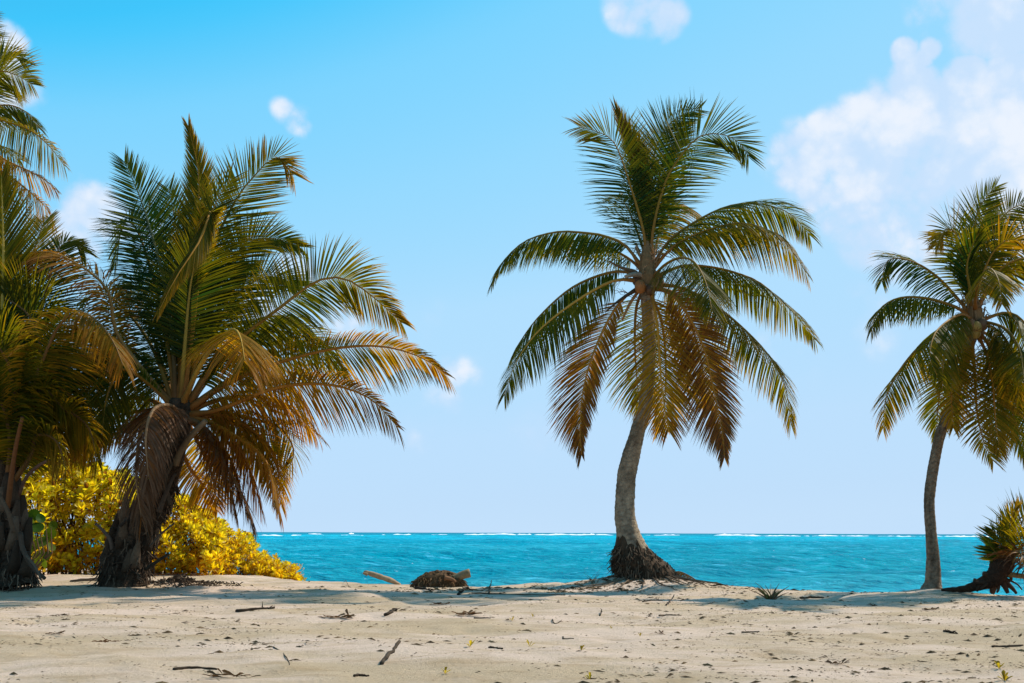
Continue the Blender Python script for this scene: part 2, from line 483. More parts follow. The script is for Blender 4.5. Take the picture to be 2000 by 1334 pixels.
# skirts: sides and far
yl = ysea[-1]; far = 60000.0
extra = []; efaces = []
def addv(p): extra.append(p); return nv + len(extra) - 1
fl = addv((-far * 1.2, far, SEA_Z)); frr = addv((far * 1.2, far, SEA_Z))
nl = addv((-far * 1.2, 13.0, SEA_Z)); nr = addv((far * 1.2, 13.0, SEA_Z))
me = bpy.data.meshes.new('sea')
allv = np.concatenate([co, np.array(extra)])
me.vertices.add(len(allv)); me.vertices.foreach_set('co', allv.astype(np.float32).ravel())
polys = [q]
far_face = [int(i) for i in ii[-1]] + [frr, fl]
left_face = [int(i) for i in ii[:, 0]][::-1] + [nl, fl][0:0]
flat = q.ravel().tolist(); starts = list(range(0, q.size, 4)); totals = [4] * len(q)
def addpoly(idx):
    starts.append(len(flat)); totals.append(len(idx)); flat.extend(idx)
for k in range(nx - 1):
    a, b = int(ii[-1, k]), int(ii[-1, k + 1])
    va = allv[a]; vb = allv[b]
    if k == 0: prev = addv((va[0] * far / yl, far, SEA_Z))
    nxt = addv((vb[0] * far / yl, far, SEA_Z))
    addpoly([a, b, nxt, prev]); prev = nxt
rim_first = nv + 4; rim_last = nv + len(extra) - 1
addpoly([int(i) for i in ii[::-1, 0]] + [nl, fl, rim_first][0:2] + [rim_first])
addpoly([int(i) for i in ii[:, -1]] + [rim_last, frr, nr])
allv = np.concatenate([co, np.array(extra)])
bpy.data.meshes.remove(me)
me = bpy.data.meshes.new('sea')
me.vertices.add(len(allv)); me.vertices.foreach_set('co', allv.astype(np.float32).ravel())
me.loops.add(len(flat)); me.loops.foreach_set('vertex_index', np.array(flat, dtype=np.int32))
me.polygons.add(len(starts))
me.polygons.foreach_set('loop_start', np.array(starts, dtype=np.int32))
me.polygons.foreach_set('loop_total', np.array(totals, dtype=np.int32))
me.polygons.foreach_set('use_smooth', np.ones(len(starts), dtype=bool))
me.update(calc_edges=True)
me.materials.append(M_SEA)
sea = bpy.data.objects.new('sea', me); COL.objects.link(sea); sea['kind'] = 'structure'

# breakers on the reef
mb = MB(); rb = random.Random(4)
def breaker(px0, px1, py, thick):
    D = F * (EYE.z - SEA_Z) / max(2.0, (py - 1040.5 - (px0 - 1000) * 0.0033))
    D = min(D, 900)
    n = max(6, int((px1 - px0) / 5)); x0 = (px0 - 1000) / F * D; x1 = (px1 - 1000) / F * D
    m = D / F
    vs = []; fs = []
    for k in range(n + 1):
        u = k / n; x = lerp(x0, x1, u)
        e = min(1, 6 * u, 6 * (1 - u))
        h = thick * m * e * (0.45 + 0.75 * noise.noise((x * 0.09, py, 3.1)) + 0.5 * rb.random())
        h = max(0.05, h)
        y = D + 9 * noise.noise((x * 0.02, 1.7, py)) + rb.uniform(-.8, .8)
        vs += [(x, y - 1.6, SEA_Z - 0.1), (x, y - 0.6, SEA_Z + h * 0.75), (x, y + 0.4, SEA_Z + h), (x, y + 2.5, SEA_Z - 0.1)]
    for k in range(n):
        for j in range(3):
            a = k * 4 + j; fs.append((a, a + 4, a + 5, a + 1))
    mb.add(vs, fs, (1, 1, 1))
for a, b, y, th in ((485, 565, 1045.5, 5), (578, 605, 1045.5, 3), (608, 640, 1043.0, 2.5), (625, 665, 1045.5, 3), (668, 720, 1045.2, 3.5),
                    (742, 830, 1044.2, 4), (836, 880, 1043.8, 2.5), (900, 1015, 1043.8, 3.6), (1010, 1040, 1044, 4), (1035, 1205, 1044.3, 4.5),
                    (1245, 1345, 1045.0, 3.4), (1384, 1480, 1045.5, 4.2), (1440, 1560, 1046.4, 3.2), (1540, 1700, 1046.5, 3.4), (1690, 1830, 1047.0, 4.0),
                    (1820, 1960, 1048.0, 4.4), (1950, 2060, 1048.4, 4), (2050, 2300, 1049, 4), (300, 480, 1045.5, 4), (60, 290, 1045, 4), (1150, 1160, 1043, 3), (690, 700, 1042, 5)):
    breaker(a, b, y + .8, th * .75)
mb.build('breaking_surf', M_FOAM, kind='stuff', smooth=True)

# ------------------------------------------------------------------ palms
GREEN = (0.009, 0.030, 0.007); TEAL = (0.006, 0.032, 0.014); LIME = (0.080, 0.074, 0.005)
GOLD = (0.205, 0.112, 0.012); BROWN = (0.130, 0.050, 0.013); GREY = (0.105, 0.062, 0.036); RUST = (0.19, 0.075, 0.015)

def age_colour(a, rnd):
    """0 deep green, .35 yellow green, .6 gold, .85 brown, 1 dry grey-brown"""
    stops = [(0.0, TEAL if rnd < .35 else GREEN), (0.35, LIME), (0.6, GOLD), (0.85, BROWN), (1.0, GREY)]
    a = min(1, max(0, a))
    for (a0, c0), (a1, c1) in zip(stops, stops[1:]):
        if a <= a1: return mixc(c0, c1, (a - a0) / (a1 - a0))
    return GREY

def frond(root, rng, pts, D, dz, L, droop=0.5, face=0.0, age=0.15, lift=0.3, n=None, bare=0.16, narrow=1.0,
          dead=False, rib=None, base_r=0.030, ragged=0.0, wind=(0, 0, 0), lmin=0.42, tip_age=0.15, wscale=1.0, sides=(1, 1)):
    """one palm leaf: a midrib through the given points, with two rows of leaflets.
    pts: photo pixels; dz: depth of the tip (or of every point) from D in metres"""
    k = len(pts)
    if not hasattr(dz, '__len__'): dz = [dz * (i / (k - 1)) for i in range(k)]
    ctrl = [P(x, y, D + d) for (x, y), d in zip(pts, dz)]
    m = 56
    cur, length = spline(ctrl, m)
    Lm = L * D / F * 1.12
    if not hasattr(lift, '__len__'): lift = (lift, lift)
    tan = [(cur[min(i + 1, m - 1)] - cur[max(i - 1, 0)]).normalized() for i in range(m)]
    chord = cur[int(m * 0.8)] - cur[0]
    r = Vector((chord.x, chord.y, 0))
    if r.length < 0.15: r = Vector((rng.uniform(-1, 1) * .3, -1, 0))
    r.normalize()
    s_def = r.cross(Vector((0, 0, 1)))
    fwd = Vector((0, 1, 0))
    S = []; prev = None
    for t in tan:
        a = s_def - t * s_def.dot(t); a.normalize()
        v = t.cross(fwd); v = v - t * v.dot(t)
        v = v.normalized() if v.length > 0.2 else a
        ref = prev if prev is not None else a
        if prev is None and abs(v.dot(a)) < .35:
            if v.z < 0: v = -v
        elif v.dot(ref) < 0: v = -v
        s = a * (1 - face) + v * face
        if s.length < 1e-3: s = v
        s = (s - t * s.dot(t)).normalized()
        if prev is not None: s = (s * 0.6 + prev * 0.4); s = (s - t * s.dot(t)).normalized()
        S.append(s); prev = s
    if n is None: n = int(max(36, length * (39 if face < .95 else 31)))
    fb = MB()
    fa = age
    g = Vector((0, 0, -1)); wv_ = Vector(wind)
    for side in (1, -1):
        gap = 0
        for q_ in range(n):
            u = bare + (1 - bare) * (q_ + 0.5 + rng.uniform(-.35, .35)) / n
            if ragged and rng.random() < ragged * 0.25: continue
            x = u * (m - 1); i = min(int(x), m - 2); fr_ = x - i
            p = cur[i].lerp(cur[i + 1], fr_); t = tan[i].lerp(tan[i + 1], fr_).normalized(); s = S[i].lerp(S[i + 1], fr_).normalized()
            nn = s.cross(t)
            un = (u - bare) / (1 - bare)
            al = math.radians(lerp(74, 26, un ** 1.6) + rng.gauss(0, 2.2 + 9 * ragged)) * narrow
            lf = lerp(lift[0], lift[1], sst(.3, 1, un)) + rng.gauss(0, 0.06 + 0.2 * ragged)
            d = t * math.cos(al) + (s * (side * math.cos(lf)) + nn * math.sin(lf)) * math.sin(al)
            prof = (0.45 + 0.55 * sst(0, 0.28, un)) * (1 - (1 - lmin) * sst(0.55, 1.0, un))
            ln = Lm * sides[0 if side > 0 else 1] * prof * rng.uniform(0.88, 1.08) * (1 - ragged * 0.35 * rng.random())
            hw = 0.0118 * wscale * rng.uniform(.8, 1.15) * (0.75 + 0.25 * prof)
            tw = rng.gauss(0.25, 0.3)
            segs = 4
            pt = p.copy(); vs = []; cs = []
            kdroop = droop * rng.uniform(.7, 1.35)
            a0 = fa + rng.gauss(0, 0.07) + tip_age * max(0, un - 0.45)
            wmul = (0.45, 1.0, 0.95, 0.6)
            rn = rng.random()
            curl = Vector((rng.gauss(0, 1), rng.gauss(0, 1), rng.gauss(0, 1))) * (0.06 + 0.5 * ragged)
            for j in range(segs + 1):
                v = j / segs
                cc = age_colour(a0 + 0.20 * v * v * (0.5 + rn), rn)
                if j < segs:
                    w = t - d * t.dot(d)
                    w = w.normalized() if w.length > 1e-3 else nn
                    b = d.cross(w)
                    w = w * math.cos(tw) + b * math.sin(tw)
                    h = hw * wmul[j]
                    vs += [pt - w * h, pt + w * h]; cs += [cc, cc]
                else:
                    vs.append(pt.copy()); cs.append(cc)
                d = (d + (g * kdroop + wv_ + curl * v) * (0.36 * (0.4 + v))).normalized()
                pt = pt + d * (ln / segs)
            fb.add(vs, [(0, 2, 3, 1), (2, 4, 5, 3), (4, 6, 7, 5), (6, 8, 7)], cs)
    if rib is None: rib = mixc((0.12, 0.10, 0.014), (0.32, 0.135, 0.018), min(1, age * 1.5 + rng.uniform(0, .35)))
    if dead: rib = (0.20, 0.12, 0.06)
    rb_ = MB()
    idx = list(range(0, m, 3)) + ([m - 1] if (m - 1) % 3 else [])
    rads = [max(0.005, base_r * (1 - i / (m - 1)) ** 0.75 * (1 + 0.9 * max(0, 1 - i / (m * 0.1)))) for i in idx]
    rb_.tube([cur[i] for i in idx], rads, [mixc(mixc(rib, (.20, .075, .022), .75), rib, sst(.03, .3, i / (m - 1))) for i in idx], 6)
    fo = rb_.build('frond', M_RIB, root, smooth=True)
    fb.build('leaflets', M_DRY if dead else M_LEAF, fo, kind='stuff')
    return fo

def hang(k):
    """arching leaves let their leaflets hang from the midrib"""
    dr = k.get('droop', .5)
    if dr >= 0.6: k['lift'] = (-0.85, -0.05); k['droop'] = dr * .75
    elif dr >= 0.38 and k.get('face', 0) < .75: k['lift'] = (-0.45, 0.05)
    return k

def trunk(root, spec, D, col=(0.33, 0.255, 0.175), ring=0.085, sides=18, ringamp=0.03, dz=None):
    """spec rows: centre px, py, width px"""
    pts = [P(x, y, D + (dz[i] if dz else 0)) for i, (x, y, w) in enumerate(spec)]
    wid = [w for _, _, w in spec]
    n = 150
    cur, length = spline(pts, n)
    cum = [0.0]
    for a, b in zip(pts, pts[1:]): cum.append(cum[-1] + (b - a).length)
    mb = MB(); vs = []; cs = []; fs = []
    rt = random.Random(int(D * 100))
    nrings = int(length / ring); n2 = max(n, nrings * 3)
    cur, length = spline(pts, n2)
    phase = 0
    for i in range(n2):
        s = length * i / (n2 - 1)
        r = float(np.interp(s / length * cum[-1], cum, wid)) * 0.5 * D / F
        ph = (s / ring + 0.35 * noise.noise((s * 3, D, 0))) % 1.0
        t = (cur[min(i + 1, n2 - 1)] - cur[max(i - 1, 0)]).normalized()
        a = Vector((0, -1, 0)); a = (a - t * a.dot(t)).normalized(); b = t.cross(a)
        for k in range(sides):
            th = 2 * PI * k / sides
            ct, sn = math.cos(th), math.sin(th)
            p0 = cur[i]
            wob = noise.noise((ct * 1.3 + D, sn * 1.3, s * 1.2)) * 0.08 + noise.noise((ct * 3, sn * 3, s * 6 + D)) * 0.06 + noise.noise((ct * 7, sn * 7, s * 16 + D)) * 0.03
            ph2 = (s / ring + 0.9 * noise.noise((s * 2.2 + ct * .7, D + sn * .7, 0)) + .25 * noise.noise((s * 9, ct * 2, sn * 2))) % 1.0
            rr = r * (1 + wob + ringamp * (1 - ph2) * 2)
            vs.append(p0 + (a * ct + b * sn) * rr)
            scar = 1 - 0.38 * sst(0.72, 0.98, ph2)
            lich = 0.95 + 0.45 * noise.noise((ct * 1.7, sn * 1.7 + D, s * 1.9)) + .5 * noise.noise((ct * 6, sn * 6 + D, s * 9))
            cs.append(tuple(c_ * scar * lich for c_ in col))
    for i in range(n2 - 1):
        for k in range(sides):
            k2 = (k + 1) % sides
            fs.append((i * sides + k, i * sides + k2, (i + 1) * sides + k2, (i + 1) * sides + k))
    fs.append(tuple(range((n2 - 1) * sides, n2 * sides)))
    mb.add(vs, fs, cs)
    return mb.build('trunk', M_BARK, root, smooth=True), cur

def coconut(root, px, py, D, r, col):
    mb = MB(); c = P(px, py, D); vs = []; fs = []
    S_, T_ = 8, 6
    for i in range(T_ + 1):
        ph = PI * i / T_
        for k in range(S_):
            th = 2 * PI * k / S_
            tri = 1 + 0.06 * math.cos(3 * th)
            vs.append(c + Vector((math.cos(th) * math.sin(ph) * tri, math.sin(th) * math.sin(ph) * tri, math.cos(ph) * 1.25)) * r)
    for i in range(T_):
        for k in range(S_):
            k2 = (k + 1) % S_
            fs.append((i * S_ + k, (i + 1) * S_ + k, (i + 1) * S_ + k2, i * S_ + k2))
    mb.add(vs, fs, col)
    return mb.build('coconut', M_NUT, root, smooth=True)

def rod(name, root, pts, D, r0, r1, col, mat=None, dz=0.0, sides=6, label=None):
    k = len(pts)
    if not hasattr(dz, '__len__'): dz = [dz * i / (k - 1) for i in range(k)]
    cur, ln = spline([P(x, y, D + d) for (x, y), d in zip(pts, dz)], 12)
    mb = MB(); mb.tube(cur, [lerp(r0, r1, i / 11) for i in range(12)], col, sides)
    return mb.build(name, mat or M_WOOD, root, smooth=True, label=label)

def flower_stalks(root, rng, px, py, D, n, spread, length):
    """branched dry flower sprays"""
    mb = MB()
    for k in range(n):
        a = rng.uniform(0, 2 * PI); e = rng.uniform(-.6, .7)
        d = Vector((math.cos(a) * math.cos(e), math.sin(a) * math.cos(e), math.sin(e)))
        p0 = P(px + rng.uniform(-8, 8), py + rng.uniform(-8, 8), D)
        pts = []
        for j in range(5):
            pts.append(p0 + d * (length * j / 4) + Vector((0, 0, -0.25 * length * (j / 4) ** 2)))
        mb.tube(pts, [0.008, .007, .006, .005, .003], (0.16, 0.075, 0.03), 4)
        for b in range(5):
            q0 = pts[2 + b % 3]; dd = (d + Vector((rng.gauss(0, .6), rng.gauss(0, .6), rng.gauss(0, .6)))).normalized()
            mb.tube([q0, q0 + dd * length * .2, q0 + dd * length * .38 + Vector((0, 0, -.02))], [.005, .004, .003], (0.15, 0.065, 0.025), 3)
    return mb.build('flower_spray', M_WOOD, root)

def fibre_sheath(root, rng, px, py, D, rad, h, col=(0.17, 0.10, 0.045)):
    """the wrapped fibre round the growing point, with leaf-base strips"""
    mb = MB()
    c = P(px, py, D)
    mb.tube([c + Vector((0, 0, -h * .6)), c + Vector((0, 0, -h * .2)), c + Vector((0, 0, h * .25)), c + Vector((0, 0, h * .7))],
            [rad * .85, rad * 1.1, rad * .85, rad * .3], col, 10)
    for k in range(40):
        a = rng.uniform(0, 2 * PI); z0 = rng.uniform(-.5, .5) * h
        o = Vector((math.cos(a), math.sin(a), 0))
        p0 = c + o * rad * 1.0 + Vector((0, 0, z0))
        mb.tube([p0, p0 + o * rng.uniform(.02, .07) + Vector((0, 0, rng.uniform(.03, .15))), p0 + o * rng.uniform(.04, .12) + Vector((0, 0, rng.uniform(-.12, .2)))],
                [.016, .012, .004], mixc(col, (0.24, 0.16, 0.09), rng.random()), 4)
    return mb.build('crown_shaft', M_FIBRE, root)

PALMS = 'coconut palms along the beach'

# ---- the tall leaning palm right of centre
DA = 16.6
rngA = random.Random(21)
A = thing('coconut_palm', 'tall coconut palm with curved grey trunk and open crown standing alone right of centre', 'palm tree', G(1262, 1140), PALMS)
trunk(A, [(1268, 1152, 84), (1262, 1128, 78), (1250, 1105, 66), (1240, 1082, 56), (1230, 1055, 46), (1223, 1025, 40), (1220, 1000, 38), (1221, 960, 36), (1224, 925, 35),
          (1232, 890, 33), (1239, 865, 30), (1247, 835, 28), (1259, 796, 26), (1266, 740, 25), (1268, 680, 24), (1266, 620, 25), (1264, 560, 30), (1264, 535, 24)], DA)
def fA(pts, dz, L, **k): return frond(A, rngA, pts, DA, dz, L, **hang(k))
# upright
fA([(1271, 520), (1276, 445), (1297, 362), (1322, 315), (1364, 268), (1409, 262), (1445, 280), (1462, 307)], -0.5, 100, droop=0.10, face=1.0, age=0.06, lift=0.1, bare=.14)
fA([(1264, 520), (1257, 455), (1243, 401), (1228, 353), (1210, 300), (1192, 270), (1160, 255), (1130, 248)], -0.4, 92, droop=0.22, face=1.0, age=0.08, lift=0.0, bare=.12, tip_age=.6)
fA([(1268, 520), (1258, 420), (1246, 345), (1226, 278), (1204, 218)], 0.2, 90, droop=0.0, face=.6, age=0.36, narrow=0.28, bare=.2)
fA([(1268, 520), (1270, 420), (1274, 320), (1295, 258), (1328, 226), (1366, 214)], 0.6, 80, droop=0.0, face=1.0, age=0.10, lift=0.1, bare=.2)
fA([(1270, 520), (1276, 430), (1288, 340), (1310, 280), (1340, 240)], 1.0, 74, droop=0.05, face=.8, age=0.12, bare=.2)
fA([(1264, 520), (1262, 430), (1252, 350), (1240, 290), (1236, 262)], 0.8, 70, droop=0.1, face=.9, age=0.30, bare=.2, narrow=.6)
fA([(1272, 520), (1290, 450), (1318, 404), (1345, 405), (1368, 432)], 1.9, 62, droop=0.5, face=.4, age=0.42, bare=.1)
fA([(1266, 515), (1240, 440), (1222, 400), (1206, 385)], 1.4, 80, droop=0.25, face=.7, age=0.15, bare=.1)
# right side
fA([(1272, 528), (1300, 478), (1345, 441), (1415, 405), (1477, 397), (1536, 413), (1566, 440), (1581, 460)], 0.6, 98, droop=0.75, face=0.35, age=0.16, lift=0.25, bare=.12)
fA([(1272, 528), (1320, 478), (1385, 448), (1450, 436), (1508, 453), (1543, 485), (1574, 532)], -0.7, 92, droop=0.9, face=0.25, age=0.30, lift=0.1)
fA([(1274, 545), (1295, 520), (1326, 504), (1355, 511), (1378, 551), (1390, 604)], [0, -.5, -1.1, -1.7, -2.2, -2.5], 108, droop=0.6, face=0.0, age=0.16, lift=0.1, bare=.08)
fA([(1274, 545), (1330, 520), (1390, 522), (1440, 534), (1485, 553), (1536, 597), (1575, 640), (1592, 664)], 0.5, 82, droop=0.9, face=0.2, age=0.22, lift=0.2)
fA([(1274, 555), (1330, 562), (1390, 592), (1450, 640), (1502, 695), (1533, 752), (1545, 830)], 0.3, 84, droop=0.8, face=0.25, age=0.26, lift=0.1)
fA([(1274, 562), (1305, 570), (1331, 596), (1371, 670), (1395, 766), (1411, 850), (1415, 893)], -0.9, 100, droop=0.28, face=0.95, age=0.82, lift=0.0, bare=.1, lmin=.3, narrow=.8, sides=(.7, 1), n=170)
fA([(1270, 562), (1276, 590), (1284, 640), (1291, 740), (1299, 802), (1306, 842)], -1.1, 100, droop=0.35, face=1.0, age=0.58, lift=0.0, bare=.1, rib=(.42, .20, .02), lmin=.45, narrow=.85)
fA([(1274, 562), (1320, 575), (1352, 640), (1372, 720), (1382, 790)], 1.0, 80, droop=0.5, face=.8, age=0.45, bare=.1)
# left side
fA([(1256, 562), (1225, 576), (1191, 620), (1157, 695), (1137, 773), (1133, 845), (1136, 888)], -0.7, 96, droop=0.40, face=0.8, age=0.72, lift=-0.1, lmin=.3, narrow=.75, n=165, sides=(1, .55))
fA([(1256, 552), (1225, 546), (1188, 552), (1122, 590), (1053, 645), (1009, 706), (985, 772)], -0.5, 88, droop=0.75, face=0.45, age=0.20, lift=0.1, rib=(.40, .22, .04))
fA([(1256, 545), (1205, 530), (1122, 559), (1053, 618), (1012, 673), (998, 700)], 0.9, 80, droop=0.75, face=0.3, age=0.10, lift=0.2)
fA([(1258, 530), (1222, 480), (1180, 461), (1143, 455), (1088, 453), (1026, 471), (981, 512), (963, 546)], 0.1, 84, droop=0.95, face=0.25, age=0.14, lift=0.3)
fA([(1258, 530), (1220, 500), (1170, 478), (1110, 470), (1060, 490)], 1.2, 74, droop=0.9, face=0.2, age=0.22, lift=0.3)
fA([(1260, 560), (1243, 600), (1240, 680), (1246, 760), (1250, 800)], 0.9, 88, droop=0.45, face=1.0, age=0.22, bare=.12)
fA([(1262, 560), (1290, 620), (1300, 700), (1298, 790), (1290, 840)], 1.3, 84, droop=0.4, face=1.0, age=0.48, bare=.12)
fibre_sheath(A, rngA, 1264, 525, DA, 0.15, 0.7)
for (x, y, dd, r) in ((1250, 560, -.2, .10), (1268, 566, -.16, .08), (1243, 548, -.02, .08), (1288, 552, .05, .085)):
    coconut(A, x, y, DA + dd, r, (0.26, 0.095, 0.02) if x == 1250 else (0.075, 0.035, 0.014))
for (x, y, n_) in ((1236, 520, 5), (1300, 502, 5), (1240, 580, 4), (1330, 615, 4)): flower_stalks(A, rngA, x, y, DA - .1, n_, .3, .42)
rod('spathe', A, [(1262, 545), (1235, 530), (1212, 522), (1189, 510)], DA, .05, .012, (0.12, 0.075, 0.04), dz=-.3)
rod('spathe', A, [(1258, 555), (1232, 572), (1205, 590), (1182, 610)], DA, .045, .01, (0.06, 0.04, 0.025), dz=-.3)
rod('spathe', A, [(1262, 540), (1240, 536), (1222, 540)], DA, .06, .03, (0.28, 0.22, 0.16), dz=-.3)
rod('spathe', A, [(1254, 560), (1232, 590), (1215, 625)], DA, .035, .02, (0.3, 0.13, 0.04), dz=-.25)
# roots at the foot
rr = random.Random(5)
CORE = [(1148, 1270, 112), (1132, 1269, 108), (1116, 1262, 104), (1100, 1252, 94), (1084, 1241, 76), (1072, 1233, 60), (1060, 1229, 51)]
cv = MB(); vs = []; fs = []
for i, (py, cx, w) in enumerate(CORE):
    c = P(cx, py, DA); R_ = w / 2 / F * DA
    for k in range(28):
        th = 2 * PI * k / 28; d = Vector((math.cos(th), math.sin(th), 0))
        q_ = 1.03 + .16 * noise.noise((d.x * 2.5, d.y * 2.5, i * .8)) + .10 * noise.noise((d.x * 7, d.y * 7, i * 1.7))
        if i == len(CORE) - 1: q_ *= .9
        top = .10 * noise.noise((d.x * 3, d.y * 3, 9)) if i >= len(CORE) - 2 else 0
        vs.append(c + d * R_ * q_ + Vector((0, 0, top - .04 * (i == 0) + .10 * (d.x < -.4) * (i == len(CORE) - 1))))
for i in range(len(CORE) - 1):
    for k in range(28):
        k2 = (k + 1) % 28; fs.append((i * 28 + k, i * 28 + k2, (i + 1) * 28 + k2, (i + 1) * 28 + k))
cv.add(vs, fs, (.060, .036, .020))
cv.build('root_collar', M_FIBRE, A)
mb = MB()
for k in range(1500):
    py = rr.uniform(1064, 1144); th = rr.uniform(0, 2 * PI)
    cx = interp(py, [(a_, b_) for a_, b_, _ in CORE[::-1]]); w = interp(py, [(a_, c_) for a_, _, c_ in CORE[::-1]])
    o = Vector((math.cos(th), math.sin(th), 0)); R_ = w / 2 / F * DA
    p0 = P(cx, py, DA) + o * R_ * rr.uniform(.95, 1.12)
    ln = rr.uniform(.05, .24)
    p1 = p0 + o * rr.uniform(.01, .04) + Vector((rr.gauss(0, .02), rr.gauss(0, .02), -ln * .5))
    p2 = p0 + o * rr.uniform(.0, .09) + Vector((rr.gauss(0, .04), rr.gauss(0, .04), -ln))
    p2.z = max(p2.z, ground_z(p2.x, p2.y) - .01)
    cc = mixc((0.030, 0.018, 0.010), (0.20, 0.135, 0.085), rr.random() ** 2.4)
    mb.tube([p0, p1, p2], [.010, .009, .003], cc, 4)
mb.build('root_mass', M_FIBRE, A, kind='stuff')
mb = MB()
for k in range(46):                                      # surface roots creeping out over the mound
    th = rr.uniform(-2.9, 1.2) if k % 2 else rr.uniform(-.9, .5)
    o = Vector((math.cos(th), math.sin(th) * .8, 0)); p = P(1266, 1150, DA) + o * .45; pts = []
    ln = rr.uniform(.25, 1.0)
    for j in range(7):
        o = (o + Vector((rr.gauss(0, .2), rr.gauss(0, .2), 0))).normalized()
        z = ground_z(p.x, p.y) + (.02 if j < 6 else -.01) + .03 * (j == 0)
        pts.append(Vector((p.x, p.y, z))); p = p + o * ln / 6
    mb.tube(pts, [.016, .015, .013, .011, .009, .007, .004], mixc((0.05, .032, .02), (.2, .14, .09), rr.random()), 5)
mb.build('root_mass', M_FIBRE, A, kind='stuff')

# ---- the palm at the right
DB = 15.4
rngB = random.Random(33)
B = thing('coconut_palm', 'slender coconut palm with a slightly bent trunk at the right beside the uprooted stump', 'palm tree', G(1820, 1152), PALMS)
trunk(B, [(1820, 1158, 44), (1820, 1151, 37), (1822, 1138, 28), (1822, 1090, 23), (1818, 1038, 19.5), (1815, 977, 19), (1821, 924, 19.5), (1828, 885, 19), (1836, 850, 19), (1851, 810, 19),
          (1866, 765, 18), (1879, 725, 17), (1892, 680, 18), (1902, 640, 22), (1904, 610, 16)], DB, col=(0.25, 0.18, 0.12), ringamp=.03)
def fB(pts, dz, L, **k): return frond(B, rngB, pts, DB, dz, L, **hang(k))
fB([(1898, 618), (1874, 588), (1834, 544), (1790, 514), (1751, 504), (1730, 514), (1722, 550)], 0.1, 70, droop=0.55, face=0.55, age=0.12, lift=.3)
fB([(1898, 622), (1869, 601), (1812, 583), (1756, 582), (1717, 605), (1701, 648)], -.3, 66, droop=1.0, face=0.2, age=0.20, lift=.2)
fB([(1898, 625), (1878, 614), (1851, 627), (1825, 653), (1816, 697), (1830, 733)], [0, -.6, -1.1, -1.5, -1.8, -1.9], 62, droop=.6, face=.1, age=.18)
fB([(1898, 635), (1860, 640), (1812, 662), (1762, 716), (1731, 775), (1724, 838)], .2, 70, droop=.7, face=.45, age=.32)
fB([(1898, 645), (1870, 660), (1847, 718), (1834, 775), (1829, 848)], .7, 62, droop=.35, face=.8, age=.22)
fB([(1898, 650), (1903, 731), (1909, 810), (1921, 862), (1939, 900)], -.9, 70, droop=.35, face=1, age=.36, rib=(.40, .20, .03), lmin=.45)
fB([(1906, 645), (1925, 665), (1956, 723), (1975, 797), (2002, 886)], -.5, 78, droop=.35, face=.9, age=.22)
fB([(1906, 645), (1940, 680), (1985, 740), (2015, 810), (2035, 880)], .5, 78, droop=.5, face=.7, age=.14)
fB([(1906, 630), (1964, 611), (2000, 630), (2042, 690), (2060, 760)], -.4, 80, droop=.9, face=.3, age=.18)
fB([(1902, 610), (1896, 560), (1897, 492), (1908, 418), (1926, 385), (1945, 364)], -.1, 66, droop=.05, face=1, age=.10)
fB([(1900, 610), (1888, 570), (1877, 505), (1867, 457), (1847, 448), (1828, 480)], -.6, 66, droop=.35, face=.8, age=.24, tip_age=.5)
fB([(1903, 610), (1905, 560), (1921, 492), (1956, 427), (1990, 400), (2015, 405)], .2, 80, droop=.1, face=1, age=.16)
fB([(1903, 610), (1908, 560), (1922, 532), (1935, 525), (1950, 548), (1957, 595)], [0, -.6, -1.2, -1.6, -2, -2.2], 66, droop=.6, face=.0, age=.28)
fB([(1905, 612), (1922, 575), (1956, 525), (2000, 505), (2050, 520), (2090, 570)], -.5, 78, droop=.7, face=.4, age=.32)
fB([(1905, 612), (1930, 565), (1965, 518), (2003, 468), (2040, 440), (2090, 440)], .6, 78, droop=.3, face=.8, age=.12)
fB([(1905, 612), (1900, 520), (1912, 450), (1935, 400)], .9, 80, droop=.1, face=.9, age=.12)
fB([(1905, 640), (1950, 668), (2000, 720), (2035, 790)], 1.1, 78, droop=.7, face=.4, age=.16)
fB([(1900, 610), (1893, 560), (1888, 520), (1899, 480), (1912, 455)], -1.0, 60, droop=.1, face=.6, age=.05, narrow=.5)
fB([(1906, 625), (1960, 640), (1990, 680), (2000, 740)], -1.6, 74, droop=.8, face=.4, age=.20)
fB([(1900, 648), (1880, 672), (1866, 720), (1858, 770), (1862, 836)], -.6, 60, droop=.4, face=.8, age=.45)
fB([(1906, 650), (1926, 690), (1938, 750), (1944, 820), (1952, 880)], -.8, 66, droop=.4, face=.8, age=.40)
fB([(1900, 640), (1872, 648), (1845, 690), (1840, 760)], -1.2, 60, droop=.6, face=.5, age=.25)
fB([(1904, 640), (1930, 636), (1962, 660), (1985, 720), (1990, 780)], -1.0, 70, droop=.6, face=.5, age=.3)
fB([(1903, 612), (1912, 560), (1935, 500), (1965, 470), (1995, 470)], -.5, 70, droop=.3, face=.8, age=.34)
fibre_sheath(B, rngB, 1903, 615, DB, .13, .6)
for (x, y, dd, r, c_) in ((1907, 640, -.22, .085, (.34, .20, .04)), (1896, 634, -.2, .08, (.16, .08, .03)), (1906, 650, -.2, .075, (.30, .19, .04)), (1918, 634, -.18, .085, (.12, .06, .025)), (1886, 645, -.05, .08, (.14, .07, .03))):
    coconut(B, x, y, DB + dd, r, c_)
for (x, y, n_) in ((1880, 655, 4), (1920, 600, 6), (1935, 660, 5)): flower_stalks(B, rngB, x, y, DB - .1, n_, .3, .4)
rod('spathe', B, [(1895, 650), (1872, 672), (1850, 694)], DB, .04, .01, (.07, .045, .03), dz=-.2)

